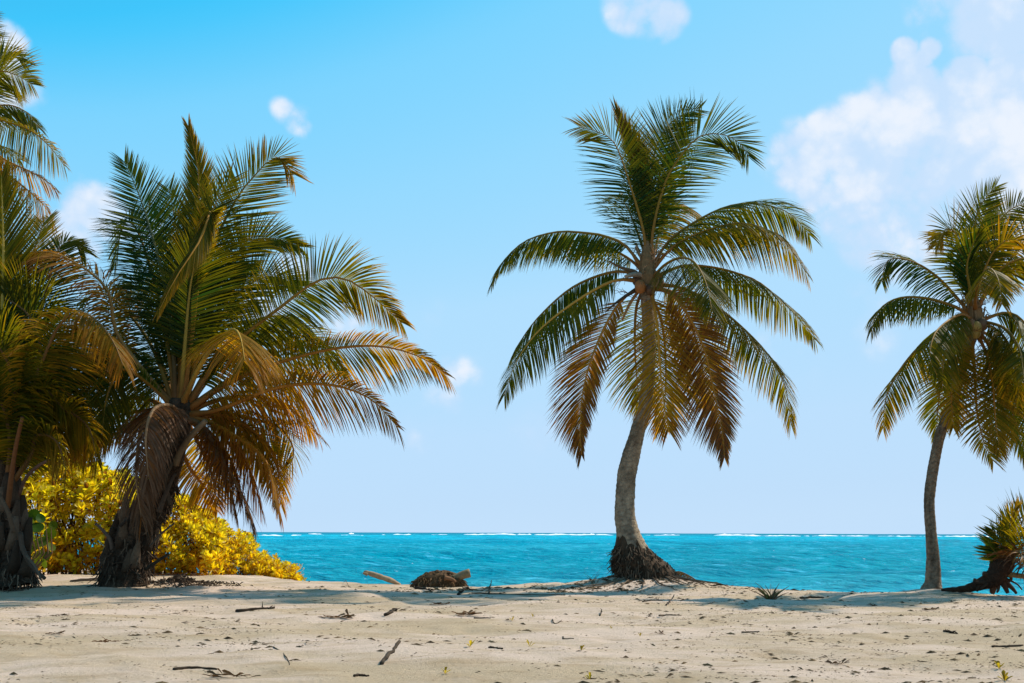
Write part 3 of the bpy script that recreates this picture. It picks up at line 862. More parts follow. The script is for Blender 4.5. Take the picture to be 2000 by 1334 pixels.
# ---- the big bushy palm at the left
DC = 15.8
rngC = random.Random(45)
Cc = thing('coconut_palm', 'short stout coconut palm with a huge golden green crown leaning over the yellow bushes', 'palm tree', G(250, 1135), PALMS)
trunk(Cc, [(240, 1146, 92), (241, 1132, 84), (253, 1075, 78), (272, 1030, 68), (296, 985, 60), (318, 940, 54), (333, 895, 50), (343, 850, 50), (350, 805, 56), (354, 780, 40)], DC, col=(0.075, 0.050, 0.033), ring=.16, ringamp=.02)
def fC(pts, dz, L, **k):
    if k.get('face', 0) < .75 and k.get('age', 0) > .05: k.setdefault('lift', (-.45, 0))
    k.setdefault('base_r', .045)
    return frond(Cc, rngC, pts, DC, dz, L, **k)
fC([(345, 800), (336, 650), (316, 530), (300, 470), (274, 387), (243, 316)], .4, 100, droop=.05, face=1, age=.02, lift=.05, bare=.25, rib=(.05, .07, .03))
fC([(348, 800), (368, 600), (384, 450), (388, 340), (368, 246)], .6, 74, droop=0, face=.9, age=.30, narrow=.55, bare=.2)
fC([(355, 800), (380, 640), (410, 500), (461, 390), (505, 335), (540, 305), (572, 340)], .3, 108, droop=.05, face=1, age=.20, lift=.1, bare=.25, tip_age=.5)
fC([(355, 800), (372, 680), (388, 540), (402, 440), (410, 414), (390, 470), (345, 540), (311, 606)], [0, -.3, -.6, -.9, -1.2, -1.6, -1.9, -2.1], 60, droop=.5, face=.15, age=.30, narrow=.36, bare=.35)
fC([(358, 800), (362, 720), (376, 600), (388, 500), (420, 400), (450, 350)], -.3, 105, droop=.08, face=1, age=.14, bare=.2)
fC([(360, 800), (400, 640), (445, 520), (490, 472), (540, 466), (585, 482)], .6, 84, droop=.25, face=.9, age=.14, lift=.2, bare=.3)
fC([(362, 800), (420, 710), (470, 660), (544, 603), (619, 549), (675, 545), (731, 582), (784, 630)], 0, 100, droop=.45, face=.7, age=.22, lift=(0, .15), bare=.28, tip_age=.4, sides=(.9, .95))
fC([(362, 805), (440, 752), (520, 716), (640, 683), (740, 676), (820, 697), (872, 732)], -.6, 98, droop=.5, face=.6, age=.46, lift=(-.3, .1), bare=.2, sides=(.6, 1.05))
fC([(362, 812), (428, 800), (540, 757), (640, 751), (720, 777), (777, 834)], -1.1, 96, droop=.5, face=.6, age=.64, lift=(-.3, .1), bare=.12, sides=(.6, 1.05))
fC([(352, 800), (388, 720), (425, 665), (455, 643), (470, 660), (478, 704)], [0, -.6, -1.2, -1.8, -2.3, -2.6], 120, droop=.7, face=0, age=.50, lift=(-.5, -.1), bare=.42, rib=(.40, .24, .04), lmin=.6)
fC([(362, 815), (400, 822), (460, 852), (520, 902), (546, 996)], -.6, 96, droop=.8, face=.3, age=.62, lift=0)
fC([(358, 818), (395, 832), (440, 905), (478, 978), (496, 1026)], -.9, 92, droop=.8, face=.4, age=.8, lift=0, ragged=.35, dead=True)
fC([(362, 812), (430, 806), (500, 820), (548, 836), (574, 880), (560, 924)], .8, 80, droop=.6, face=.5, age=.36)
fC([(362, 812), (440, 812), (505, 850), (540, 900), (548, 985)], .3, 84, droop=.6, face=.6, age=.45)
fC([(345, 805), (276, 822), (220, 841), (160, 872), (122, 892)], -.6, 62, droop=1.2, face=.15, age=.80, lift=-.5, ragged=.2, bare=.1)
fC([(352, 808), (318, 800), (288, 815), (272, 860), (266, 930), (276, 1010)], [-.3, -.7, -1.1, -1.3, -1.3, -1.2], 84, droop=1.1, face=.3, age=.93, lift=-.3, ragged=.2, dead=True, bare=.05, lmin=.6, n=170)
fC([(352, 808), (330, 792), (300, 800), (285, 850), (290, 930)], [-.3, -.8, -1.3, -1.6, -1.6], 80, droop=1.2, face=.3, age=.88, lift=-.3, ragged=.25, dead=True, bare=.05, lmin=.6, n=150)
fC([(342, 800), (300, 800), (240, 810), (195, 838), (150, 872)], 1.8, 80, droop=.2, face=.8, age=.34, lift=.2)
fC([(342, 800), (298, 680), (240, 600), (190, 570), (160, 600)], .6, 96, droop=.6, face=.6, age=.10)
fC([(342, 800), (280, 725), (222, 700), (180, 742), (165, 800)], .2, 100, droop=.6, face=.55, age=.10)
fC([(345, 800), (322, 640), (290, 510), (262, 440), (240, 440), (225, 520)], 1.1, 96, droop=.5, face=.6, age=.03)
fC([(355, 800), (400, 690), (450, 590), (520, 540), (590, 560)], 1.0, 110, droop=.3, face=.8, age=.06)
fC([(352, 800), (350, 650), (352, 520), (340, 420), (330, 370)], 1.0, 110, droop=.1, face=1, age=.04)
fC([(356, 800), (390, 660), (430, 560), (475, 520)], 1.4, 120, droop=.15, face=1, age=.05)
fC([(352, 800), (360, 690), (372, 560), (390, 480)], -1.0, 105, droop=.2, face=1, age=.10, rib=(.25, .17, .03), bare=.3)
fC([(345, 800), (310, 690), (280, 600), (260, 540)], 1.5, 120, droop=.2, face=1, age=.04)
fC([(360, 805), (440, 700), (520, 650), (600, 660), (670, 720)], 1.0, 105, droop=.6, face=.5, age=.14)
fC([(358, 805), (420, 760), (490, 720), (550, 740), (600, 800)], .4, 96, droop=.9, face=.3, age=.55)
fC([(343, 800), (292, 750), (240, 720), (210, 770), (200, 840)], -.8, 100, droop=.7, face=.5, age=.16)
for pts, dz, L, ag in (([(362, 812), (412, 824), (462, 868), (495, 935), (512, 1000)], -.3, 84, .66), ([(362, 812), (420, 815), (490, 845), (530, 890), (556, 950)], .5, 84, .45), ([(360, 812), (392, 842), (428, 900), (452, 965), (462, 1005)], -.5, 80, .85),
                       ([(362, 808), (430, 780), (510, 775), (570, 800), (620, 850)], .2, 90, .55), ([(343, 800), (300, 730), (250, 680), (205, 690), (170, 740)], 1.2, 105, .08), ([(340, 805), (290, 780), (240, 780), (195, 810), (170, 860)], 1.0, 90, .16),
                       ([(360, 800), (420, 700), (490, 630), (560, 620), (620, 660)], .8, 105, .12)):
    fC(pts, dz, L, droop=.7, face=.4, age=ag, lift=(-.5, 0))
# the golden-brown frond reaching left
fC([(343, 800), (285, 730), (228, 650), (213, 572), (180, 535), (145, 512), (98, 492), (36, 498), (5, 520)], -.9, 96, droop=.75, face=.35, age=.62, lift=(.1, -.3), ragged=.2, bare=.28, rib=(.26, .14, .04))
fC([(345, 860), (372, 915), (402, 955), (425, 1000)], 1.2, 60, droop=.6, face=.6, age=.6, bare=.2)
fC([(360, 812), (385, 860), (412, 920), (425, 985)], .8, 70, droop=.6, face=.8, age=.5)
fC([(362, 812), (405, 840), (452, 900), (470, 970)], -.2, 84, droop=.9, face=.4, age=.7, ragged=.2)
rod('leaf_stub', Cc, [(402, 822), (376, 848), (354, 880), (343, 908)], DC, .042, .055, (.17, .115, .065), dz=[-.9, -.75, -.55, -.45], label='thick pale leaf stalk on the trunk')
rod('leaf_stub', Cc, [(332, 985), (322, 940), (336, 905)], DC, .05, .025, (.07, .05, .033), dz=[-.3, -.45, -.5])
rod('leaf_stub', Cc, [(310, 1000), (330, 950), (342, 925)], DC, .045, .025, (.08, .056, .04), dz=[-.38, -.42, -.42])
rod('leaf_stub', Cc, [(222, 1085), (216, 1055), (203, 1038), (187, 1022)], DC, .042, .018, (.11, .08, .06), dz=[-.2, -.3, -.35, -.4], label='grey broken leaf stalk sticking out')
rod('leaf_stub', Cc, [(285, 1112), (305, 1098), (330, 1081)], DC, .03, .02, (.04, .03, .02), dz=[-.2, -.3, -.3])
rod('leaf_stub', Cc, [(293, 1068), (312, 1045), (340, 1022)], DC, .022, .014, (.10, .075, .055), dz=[-.2, -.3, -.3])
rod('leaf_stub', Cc, [(286, 965), (262, 1000), (235, 1028)], DC, .03, .02, (.035, .026, .02), dz=[-.4, -.4, -.4])
rb2 = random.Random(8)
for k in range(26):                                       # old leaf bases clasping the trunk
    u = rb2.random(); th = rb2.uniform(-PI, 0) if k < 20 else rb2.uniform(0, PI)
    cx = interp(u, ((0, 245), (.3, 268), (.6, 312), (1, 350))); cy = lerp(1115, 830, u); w_ = interp(u, ((0, 42), (.5, 32), (1, 26))) / F * DC
    c0 = P(cx, cy, DC) + Vector((math.cos(th) * w_, math.sin(th) * w_, 0))
    o = Vector((math.cos(th), math.sin(th), 0))
    mb = MB(); h = rb2.uniform(.18, .36)
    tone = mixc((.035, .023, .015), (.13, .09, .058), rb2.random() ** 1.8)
    mb.tube([c0 - Vector((0, 0, h * .5)) - o * .02, c0 + o * .03, c0 + o * rb2.uniform(.02, .05) + Vector((.02, 0, h * .5)), c0 + o * rb2.uniform(.02, .06) + Vector((.04, 0, h * .8))],
            [.11, .085, .055, .03], tone, 7, squash=.45)
    mb.build('leaf_base', M_FIBRE, Cc, smooth=True)

# ---- palm at the left edge
DD = 15.0
rngD = random.Random(57)
Dd = thing('coconut_palm', 'low coconut palm cut by the left edge, long stalks rising from a dark base', 'palm tree', G(25, 1132), PALMS)
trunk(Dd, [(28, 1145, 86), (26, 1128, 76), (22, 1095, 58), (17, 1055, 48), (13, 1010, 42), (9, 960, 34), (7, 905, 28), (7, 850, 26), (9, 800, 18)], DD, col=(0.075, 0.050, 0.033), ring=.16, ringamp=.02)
def fD(pts, dz, L, **k):
    k.setdefault('rib', (.11, .06, .02))
    if k.get('face', 0) < .95: k.setdefault('lift', (-.45, -.1)); k['droop'] = k.get('droop', .5) * 1.2
    k.setdefault('base_r', .048)
    return frond(Dd, rngD, pts, DD, dz, L, **k)
fD([(18, 985), (30, 870), (60, 765), (88, 692), (117, 632), (155, 608), (193, 630), (222, 668), (240, 712)], -1.1, 122, droop=.6, face=.25, age=.48, lift=(-.5, -.3), bare=.3, rib=(.20, .11, .04), tip_age=.2)
fD([(10, 960), (8, 760), (5, 600), (7, 480), (3, 345)], -.3, 110, droop=0, face=1, age=.22, bare=.35, narrow=.62, rib=(.30, .22, .04))
fD([(18, 960), (44, 840), (90, 780), (140, 772), (180, 800), (205, 860)], .4, 100, droop=.7, face=.5, age=.14, bare=.2)
fD([(12, 960), (28, 800), (14, 690), (-30, 620), (-90, 610)], -.6, 110, droop=.6, face=.6, age=.16, bare=.25)
fD([(18, 960), (60, 880), (100, 842), (140, 850), (168, 900)], .9, 84, droop=.6, face=.6, age=.28, bare=.15)
fD([(14, 960), (50, 740), (88, 580), (112, 490), (140, 470), (165, 492)], 1.1, 96, droop=.25, face=.9, age=.10, bare=.25)
fD([(14, 960), (50, 800), (80, 700), (60, 620), (0, 580), (-60, 590)], -.2, 115, droop=.5, face=.7, age=.12, bare=.25)
fD([(10, 960), (-30, 800), (-90, 700), (-160, 680)], 0, 110, droop=.6, face=.6, age=.18)
fD([(10, 960), (-40, 860), (-110, 830), (-180, 880)], -.5, 100, droop=.8, face=.4, age=.3)
fD([(16, 960), (45, 860), (95, 740), (150, 690), (205, 720)], 1.4, 110, droop=.5, face=.7, age=.06)
fD([(16, 960), (40, 880), (55, 800), (40, 720), (0, 680)], .8, 110, droop=.4, face=.9, age=.08)
fD([(12, 960), (40, 720), (50, 560), (80, 450), (95, 425)], 1.8, 90, droop=.1, face=1, age=.30, bare=.3)
fD([(16, 970), (30, 870), (45, 800), (85, 760), (125, 800)], -.5, 100, droop=.6, face=.7, age=.2, bare=.3)
fD([(8, 960), (10, 720), (-15, 520), (-50, 420)], .4, 100, droop=.1, face=1, age=.14)
for pts, dz, L, ag in (([(14, 960), (70, 860), (120, 740), (170, 690), (215, 700)], .9, 120, .10), ([(14, 960), (50, 850), (110, 800), (170, 830), (190, 900)], -.4, 100, .35), ([(12, 960), (30, 820), (20, 720), (-20, 660), (-70, 660)], -1.2, 120, .22),
                       ([(16, 960), (60, 790), (100, 690), (140, 650), (190, 660)], 1.8, 130, .05), ([(10, 960), (0, 820), (-30, 740), (-80, 720)], .6, 120, .12), ([(14, 960), (60, 890), (70, 850), (110, 860), (130, 920)], -.8, 90, .35), ([(12, 960), (20, 860), (0, 780), (-40, 760), (-70, 820)], -1.0, 110, .22)):
    fD(pts, dz, L, droop=.55, face=.65, age=ag, bare=.2)
rod('leaf_stub', Dd, [(14, 1000), (24, 920), (32, 868), (44, 815)], DD, .045, .028, (.15, .06, .022), dz=[-.1, -.4, -.6, -.8], label='orange brown leaf stalk')
rod('leaf_stub', Dd, [(36, 970), (50, 935), (72, 912), (96, 898)], DD, .03, .022, (.12, .065, .045), dz=-.5)
rod('leaf_stub', Dd, [(28, 1040), (16, 1000), (-2, 965)], DD, .04, .025, (.09, .062, .04), dz=[-.4, -.5, -.5])
rod('leaf_stub', Dd, [(88, 1130), (62, 1105), (44, 1070), (40, 1040)], DD, .026, .036, (.075, .052, .036), dz=[-.4, -.35, -.3, -.25])
rod('leaf_stub', Dd, [(80, 1132), (70, 1108), (52, 1085)], DD, .014, .022, (.11, .08, .055), dz=[-.5, -.45, -.4])
for k in range(22):
    u = rb2.random(); th = rb2.uniform(-PI, 0.3)
    cx = interp(u, ((0, 30), (.5, 16), (1, 10))); cy = lerp(1118, 940, u); w_ = interp(u, ((0, 42), (.5, 23), (1, 15))) / F * DD
    c0 = P(cx, cy, DD) + Vector((math.cos(th) * w_, math.sin(th) * w_, 0)); o = Vector((math.cos(th), math.sin(th), 0))
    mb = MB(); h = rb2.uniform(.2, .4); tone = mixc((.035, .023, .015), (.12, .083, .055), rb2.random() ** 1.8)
    mb.tube([c0 - Vector((0, 0, h * .5)) - o * .02, c0 + o * .03, c0 + o * rb2.uniform(.02, .05) + Vector((0, 0, h * .5)), c0 + o * rb2.uniform(.02, .06) + Vector((0, 0, h * .85))],
            [.11, .085, .055, .03], tone, 7, squash=.45)
    mb.build('leaf_base', M_FIBRE, Dd, smooth=True)

def fibre_skirt(root, rows, D, n, sd):
    """matted fibre and root strands over the lower trunk; rows: py, centre px, width px"""
    r_ = random.Random(sd); mb = MB()
    for k in range(n):
        py = r_.uniform(rows[0][0], rows[-1][0] + 14); th = r_.uniform(0, 2 * PI)
        cx = interp(py, [(a, b) for a, b, _ in rows]); w = interp(py, [(a, c) for a, _, c in rows])
        o = Vector((math.cos(th), math.sin(th), 0)); p0 = P(cx, py, D) + o * (w / 2 / F * D) * r_.uniform(1.0, 1.14)
        ln = r_.uniform(.05, .28)
        p1 = p0 + o * r_.uniform(.005, .04) + Vector((r_.gauss(0, .02), r_.gauss(0, .02), -ln * .5)); p2 = p0 + o * r_.uniform(-.01, .10) + Vector((r_.gauss(0, .05), r_.gauss(0, .04), -ln))
        p2.z = max(p2.z, ground_z(p2.x, p2.y) - .01)
        mb.tube([p0, p1, p2], [.012, .010, .003], mixc((.026, .017, .011), (.17, .115, .075), r_.random() ** 2.4), 4)
    mb.build('root_mass', M_FIBRE, root, kind='stuff')
fibre_skirt(Cc, [(940, 318, 52), (985, 296, 58), (1030, 272, 66), (1075, 253, 76), (1132, 241, 84)], DC, 620, 201)
fibre_skirt(Dd, [(980, 11, 36), (1055, 17, 48), (1095, 22, 58), (1130, 27, 80)], DD, 480, 202)

# ---- tall palm whose crown reaches in from beyond the left edge
DE = 19.5
rngE = random.Random(63)
bE = P(-150, 1118, DE); bE.z = ground_z(bE.x, bE.y)
E_ = thing('coconut_palm', 'tallest coconut palm, only frond tips reaching in at upper left', 'palm tree', bE, PALMS)
trunk(E_, [(-150, 1130, 50), (-148, 1080, 36), (-130, 900, 28), (-105, 650, 25), (-82, 420, 23), (-70, 270, 26), (-69, 235, 20)], DE)
def fE(pts, dz, L, **k): return frond(E_, rngE, pts, DE, dz, L, **hang(k))
fE([(-68, 255), (-40, 170), (-5, 140), (30, 146), (63, 165)], -.3, 84, droop=.35, face=.8, age=.2, lift=.1)
fE([(-68, 255), (-30, 150), (0, 112), (25, 108), (48, 122)], .6, 70, droop=.3, face=.8, age=.12)
fE([(-66, 258), (-20, 232), (20, 240), (60, 255), (96, 285), (126, 324)], -.3, 84, droop=.65, face=.55, age=.30, lift=.3)
fE([(-66, 258), (-20, 215), (15, 205), (50, 218), (75, 250)], .8, 74, droop=.6, face=.5, age=.14)
fE([(-66, 262), (-25, 285), (10, 312), (55, 333), (85, 350), (109, 370)], -.2, 66, droop=.8, face=.4, age=.55, ragged=.15)
fE([(-66, 262), (-20, 320), (20, 345), (55, 372), (90, 406), (106, 442)], -.5, 74, droop=.7, face=.5, age=.5, ragged=.1)
fE([(-66, 258), (-25, 275), (5, 288), (40, 312)], .9, 70, droop=.7, face=.4, age=.2)
fE([(-66, 270), (-45, 340), (-20, 400), (-5, 470)], -.6, 80, droop=.4, face=.9, age=.4)
for pts, dz in (([(-72, 255), (-120, 180), (-190, 170), (-260, 240)], .2), ([(-72, 258), (-140, 240), (-210, 270), (-260, 350)], -.4), ([(-72, 265), (-120, 310), (-165, 390), (-180, 480)], .1),
                ([(-70, 250), (-85, 150), (-110, 80), (-150, 40)], .1), ([(-69, 250), (-60, 140), (-50, 70), (-25, 30)], .5), ([(-70, 270), (-80, 350), (-95, 430), (-100, 520)], -.8)):
    fE(pts, dz, 84, droop=.5, face=.6, age=.18)
fibre_sheath(E_, rngE, -69, 245, DE, .14, .6)
for x, y in ((-78, 282), (-64, 284), (-70, 294)): coconut(E_, x, y, DE - .2, .1, (.22, .12, .03))

# ---- uprooted young palm at the right edge
DF = 14.4
rngF = random.Random(71)
bF = G(1945, 1155)
Fp = thing('fallen_palm', 'small uprooted palm lying at the right edge with dark roots and yellow green fronds', 'palm tree', bF)
mb = MB()
cur, _ = spline([P(1838, 1152, DF + .3), P(1884, 1150, DF + .2), P(1917, 1140, DF + .1), P(1942, 1128, DF), P(1955, 1106, DF), P(1966, 1082, DF + .1)], 30)
tcol = (.060, .034, .022)
mb.tube(cur, [interp(i / 29, ((0, .02), (.3, .055), (.5, .095), (.7, .14), (.85, .16), (1, .12))) * (1 + .18 * noise.noise((i * .7, 1, 2))) for i in range(30)], tcol, 12)
mb.build('trunk', M_BARK, Fp, smooth=True)
for pts, r0, r1 in (([(1945, 1125), (1928, 1122), (1920, 1121)], .055, .04), ([(1935, 1132), (1912, 1146), (1908, 1154)], .05, .02), ([(1948, 1130), (1940, 1148), (1938, 1158)], .075, .035),
                    ([(1952, 1130), (1962, 1145), (1968, 1158)], .055, .025), ([(1956, 1130), (1978, 1150), (1985, 1159)], .05, .018), ([(1925, 1138), (1905, 1137), (1904, 1130)], .04, .02),
                    ([(1958, 1120), (1975, 1128), (1966, 1140)], .035, .015), ([(1950, 1135), (1950, 1150), (1947, 1157)], .03, .012), ([(1940, 1130), (1925, 1142), (1915, 1150)], .03, .012), ([(1955, 1125), (1985, 1140), (1996, 1152)], .02, .008)):
    rod('root', Fp, pts, DF, r0, r1, mixc((.045, .026, .016), (.11, .055, .03), rngF.random()), M_FIBRE, dz=-.12 + .2 * rngF.random())
rod('leaf_stub', Fp, [(1958, 1118), (1980, 1123), (2010, 1128), (2040, 1140)], DF, .04, .03, (.24, .15, .06), dz=-.3)
def fF(pts, dz, L, **k):
    k.setdefault('base_r', .02); k.setdefault('bare', .05); k.setdefault('n', 26); k.setdefault('wscale', 1.0)
    return frond(Fp, rngF, pts, DF, dz, L, **k)
fF([(1964, 1095), (1969, 1054), (1974, 1014), (1986, 988)], -.1, 44, droop=0, face=.8, age=.36, narrow=.45)
fF([(1966, 1095), (1984, 1050), (2000, 1010), (2012, 985)], .2, 60, droop=.05, face=.9, age=.24, narrow=.7)
fF([(1962, 1100), (1958, 1075), (1948, 1050), (1938, 1035)], -.1, 50, droop=0, face=1, age=.06, narrow=.7)
fF([(1962, 1104), (1950, 1088), (1938, 1072), (1932, 1066)], -.2, 42, droop=0, face=1, age=.12, narrow=.7)
fF([(1966, 1098), (1985, 1060), (2005, 1040), (2040, 1032)], -.4, 60, droop=.4, face=.7, age=.30)
fF([(1966, 1098), (1990, 1070), (2020, 1060), (2050, 1075)], -.6, 60, droop=.7, face=.5, age=.34)
fF([(1968, 1100), (1990, 1082), (2015, 1090), (2040, 1120)], -.5, 60, droop=.8, face=.4, age=.8, dead=True, ragged=.2)
fF([(1968, 1104), (1985, 1094), (2002, 1100), (2015, 1125)], -.6, 56, droop=.8, face=.4, age=.95, dead=True, ragged=.2)
fF([(1966, 1100), (1975, 1080), (1990, 1078), (2005, 1100)], -.8, 60, droop=.8, face=.4, age=.7, dead=True, ragged=.2)
fF([(1966, 1095), (1980, 1030), (2010, 1000), (2050, 990)], .4, 60, droop=.3, face=.8, age=.2)

# ------------------------------------------------------------------ shrubs
def leaf_blade(mb, p, d, up, L, w, col):
    """spoon-shaped folded leaf"""
    s = d.cross(up)
    s = s.normalized() if s.length > 1e-4 else d.orthogonal().normalized()
    n = s.cross(d)
    a = p; b1 = p + d * L * .55 + s * w * .75 + n * L * .06; b2 = p + d * L * .55 - s * w * .75 + n * L * .06
    c1 = p + d * L * .86 + s * w + n * L * .02; c2 = p + d * L * .86 - s * w + n * L * .02
    m1 = p + d * L * .6 ; t = p + d * L - n * L * .05
    mb.add([a, b1, c1, t, c2, b2, m1], [(0, 6, 1), (1, 6, 3, 2), (0, 5, 6), (5, 4, 3, 6)], col)

YEL = (0.68, 0.54, 0.012); YEL2 = (0.80, 0.72, 0.06); OCH = (0.40, 0.21, 0.008); LEAFG = (0.20, 0.26, 0.012)
def rosette_mesh(rg_, size, hue):
    mb = MB()
    n = rg_.randint(12, 16)
    for k in range(n):
        a = 2.4 * k + rg_.uniform(-.3, .3); e = lerp(0.25, 1.35, (k / n) ** .8) + rg_.gauss(0, .12)
        d = Vector((math.cos(a) * math.cos(e), math.sin(a) * math.cos(e), math.sin(e))).normalized()
        c_ = mixc(YEL, YEL2, rg_.random()); c_ = mixc(c_, OCH, max(0, rg_.gauss(.1 + hue * .5, .25))); c_ = mixc(c_, LEAFG, rg_.random() * .75 * (1 - hue * .6)); c_ = (.16, .075, .02) if rg_.random() < .05 else c_
        leaf_blade(mb, Vector((0, 0, 0)) + d * .01, d, Vector((0, 0, 1)), size * rg_.uniform(.75, 1.15), size * .17, c_)
    mb.tube([(0, 0, 0), (0, 0, -size * .8)], [.006, .008], (.2, .14, .05), 4)
    return mb.mesh('leaf_rosette', M_BUSH)
rgS = random.Random(77)
ROS = {h: [rosette_mesh(rgS, 1.0, h) for _ in range(5)] for h in (0.0, 0.4, 0.8)}
TOP = [(-400, 800), (-100, 820), (0, 850), (60, 862), (130, 898), (200, 918), (262, 935), (330, 972), (380, 978), (405, 1010), (440, 1025), (470, 1048), (495, 1050), (520, 1082), (560, 1102), (596, 1118)]

def shrub(px0, px1, D0, depth, label, hue, size, seed, count=290, top=TOP):
    """mound of leaf whorls between two photo columns"""
    rg_ = random.Random(seed)
    root = thing('beach_shrub', label, 'shrub', P((px0 + px1) / 2, 1118, D0 + depth * .5), 'yellow beach shrubs in a row')
    root.location.z = ground_z(root.location.x, root.location.y)
    O = ORIG(root)
    inner = MB()
    def surf(u, phi):
        px = lerp(px0, px1, u)
        Dm = D0 + depth * .5
        H = (P(px, interp(px, top), Dm).z) - size * .9
        e = min(1, 5 * u + .35, 5 * (1 - u) + .35) if False else 1.0
        Dq = D0 + depth * (1 - math.cos(phi)) * .5 * 1.0
        x = (px - 1000) / F * Dq
        gz = ground_z(x, Dq)
        lump = 1 + .10 * noise.noise((x * 1.6, phi * 1.5, seed)) + .05 * noise.noise((x * 4, phi * 4, seed))
        z = gz + max(.05, (H - gz)) * (math.sin(min(phi, PI - phi)) ** .75) * lump
        y = Dq + .35 * noise.noise((x * 1.3, z * 1.5, seed + 9)) + .15 * noise.noise((x * 4, z * 4, seed))
        return Vector((x, y, z))
    # many whorls fill the mound; the ones that show largest are parts
    pts = []
    k = 0
    while len(pts) < count and k < 20000:
        k += 1
        u = rg_.random(); phi = rg_.uniform(.02, 1.9)
        p = surf(u, phi)
        if any((p - q_[0]).length < size * .55 for q_ in pts[-400:]): continue
        p = p + Vector((0, -math.cos(phi), max(0, math.sin(phi)))) * rg_.uniform(-.12, .16)
        pts.append((p, phi))
    for p, phi in pts:
        me = rg_.choice(ROS[rg_.choice((hue, hue, 0.4))])
        o = bpy.data.objects.new('leaf_rosette', me); COL.objects.link(o)
        s = size * rg_.uniform(.95, 1.5)
        nrm_ = Vector((rg_.gauss(0, .35), -math.cos(phi) * .8 + rg_.gauss(0, .3), math.sin(phi) * .8 + .45)).normalized()
        q_ = nrm_.to_track_quat('Z', 'Y') @ Matrix.Rotation(rg_.uniform(0, 6.28), 3, 'Z').to_quaternion()
        o.parent = root
        o.matrix_local = Matrix.Translation(p - O) @ q_.to_matrix().to_4x4() @ Matrix.Scale(s, 4)
    for k in range(2600):
        u = rg_.random(); phi = rg_.uniform(.05, 2.6); p = surf(u, phi)
        sh = rg_.uniform(.05, .8)
        c0 = Vector((p.x, lerp(p.y, D0 + depth * .5, sh), lerp(p.z, ground_z(p.x, p.y), sh * .5)))
        d = Vector((rg_.gauss(0, .7), rg_.gauss(-.4, .6), rg_.gauss(.5, .6))).normalized()
        leaf_blade(inner, c0, d, Vector((rg_.gauss(0, .4), -.3, 1)), size * rg_.uniform(.6, 1.0), size * .2, mixc(mixc(YEL, OCH, rg_.random() * (.5 + hue)), LEAFG, rg_.random() * .5))
    for k in range(900):                                   # low leaves down to the sand
        u = rg_.random(); p = surf(u, .03)
        c0 = Vector((p.x, p.y + rg_.uniform(-.1, .5), p.z + rg_.uniform(-.1, .32)))
        d = Vector((rg_.gauss(0, .6), rg_.gauss(-.5, .4), rg_.gauss(.5, .5))).normalized()
        leaf_blade(inner, c0, d, Vector((rg_.gauss(0, .4), -.3, 1)), size * rg_.uniform(.6, 1.0), size * .17, mixc(mixc(YEL, OCH, rg_.random() ** .5), (.2, .08, .01), rg_.random() * .5))
    for k in range(90):
        u = rg_.random(); p = surf(u, rg_.uniform(.3, 1.6)); b = surf(u, .02); g0 = Vector((p.x + rg_.gauss(0, .2), D0 + depth * rg_.uniform(.2, .6), 0)); g0.z = ground_z(g0.x, g0.y) - .02
        inner.tube([g0, g0.lerp(p, .5) + Vector((rg_.gauss(0, .08), rg_.gauss(0, .08), .05)), p], [.016, .012, .006], (.11, .065, .03), 4)
    inner.build('foliage', M_BUSH, root, kind='stuff')
    return root
shrub(-190, 120, 18.6, 3.4, 'tall yellow green beach shrub at the left edge behind the low palm', 0.0, .175, 101)
shrub(100, 300, 19.2, 3.2, 'bright yellow leafy shrub between the two left palm trunks', 0.0, .165, 102)
shrub(285, 450, 20.0, 2.8, 'golden shrub just right of the stout leaning palm trunk', 0.4, .14, 103)
shrub(435, 594, 20.6, 2.2, 'low ochre shrub tapering down to the water edge', 0.8, .095, 104)

# sea grape with round leaves between the left palms
rgG = random.Random(91)
sgp = G(85, 1128)
SG = thing('sea_grape', 'small sea grape plant with round dark green leaves right of the left edge palm', 'shrub', sgp)
for k, (x, y, r) in enumerate(((72, 1030, 12), (98, 1042, 11), (82, 1058, 13), (64, 1066, 10), (100, 1068, 9), (75, 1084, 12), (58, 1048, 11), (92, 1086, 10), (66, 1006, 11), (80, 1012, 9), (54, 1076, 10), (86, 1100, 9), (70, 1100, 10), (50, 1030, 9), (104, 1026, 8), (60, 1022, 8))):
    c = P(x, y, 17.0 + rgG.uniform(-.3, .3)); R_ = r * 17 / F * 1.1
    nrm_ = Vector((rgG.gauss(0, .5), -1, rgG.gauss(.3, .5))).normalized(); a = nrm_.orthogonal().normalized(); b = nrm_.cross(a)
    mb = MB(); vs = [c + nrm_ * -.015]
    for q_ in range(10):
        th = 2 * PI * q_ / 10; vs.append(c + (a * math.cos(th) + b * math.sin(th)) * R_ * (1 - .12 * (q_ == 0)))
    gcol = mixc((.014, .05, .008), (.16, .17, .015), rgG.random() ** 1.5)
    mb.add(vs, [(0, 1 + q_, 1 + (q_ + 1) % 10) for q_ in range(10)], gcol)
    mb.build('leaf', M_SEAGRAPE, SG)
mb = MB()
for k in range(5):
    p0 = sgp + Vector((rgG.gauss(0, .05), 0, -.02)); p0.y = 17.0; p0.z = ground_z(p0.x, p0.y)
    mb.tube([p0, P(70 + 8 * k, 1080, 17), P(56 + 11 * k, 1020 + 10 * (k % 3), 17)], [.018, .014, .007], (.12, .07, .04), 5)
mb.build('stem', M_WOOD, SG)

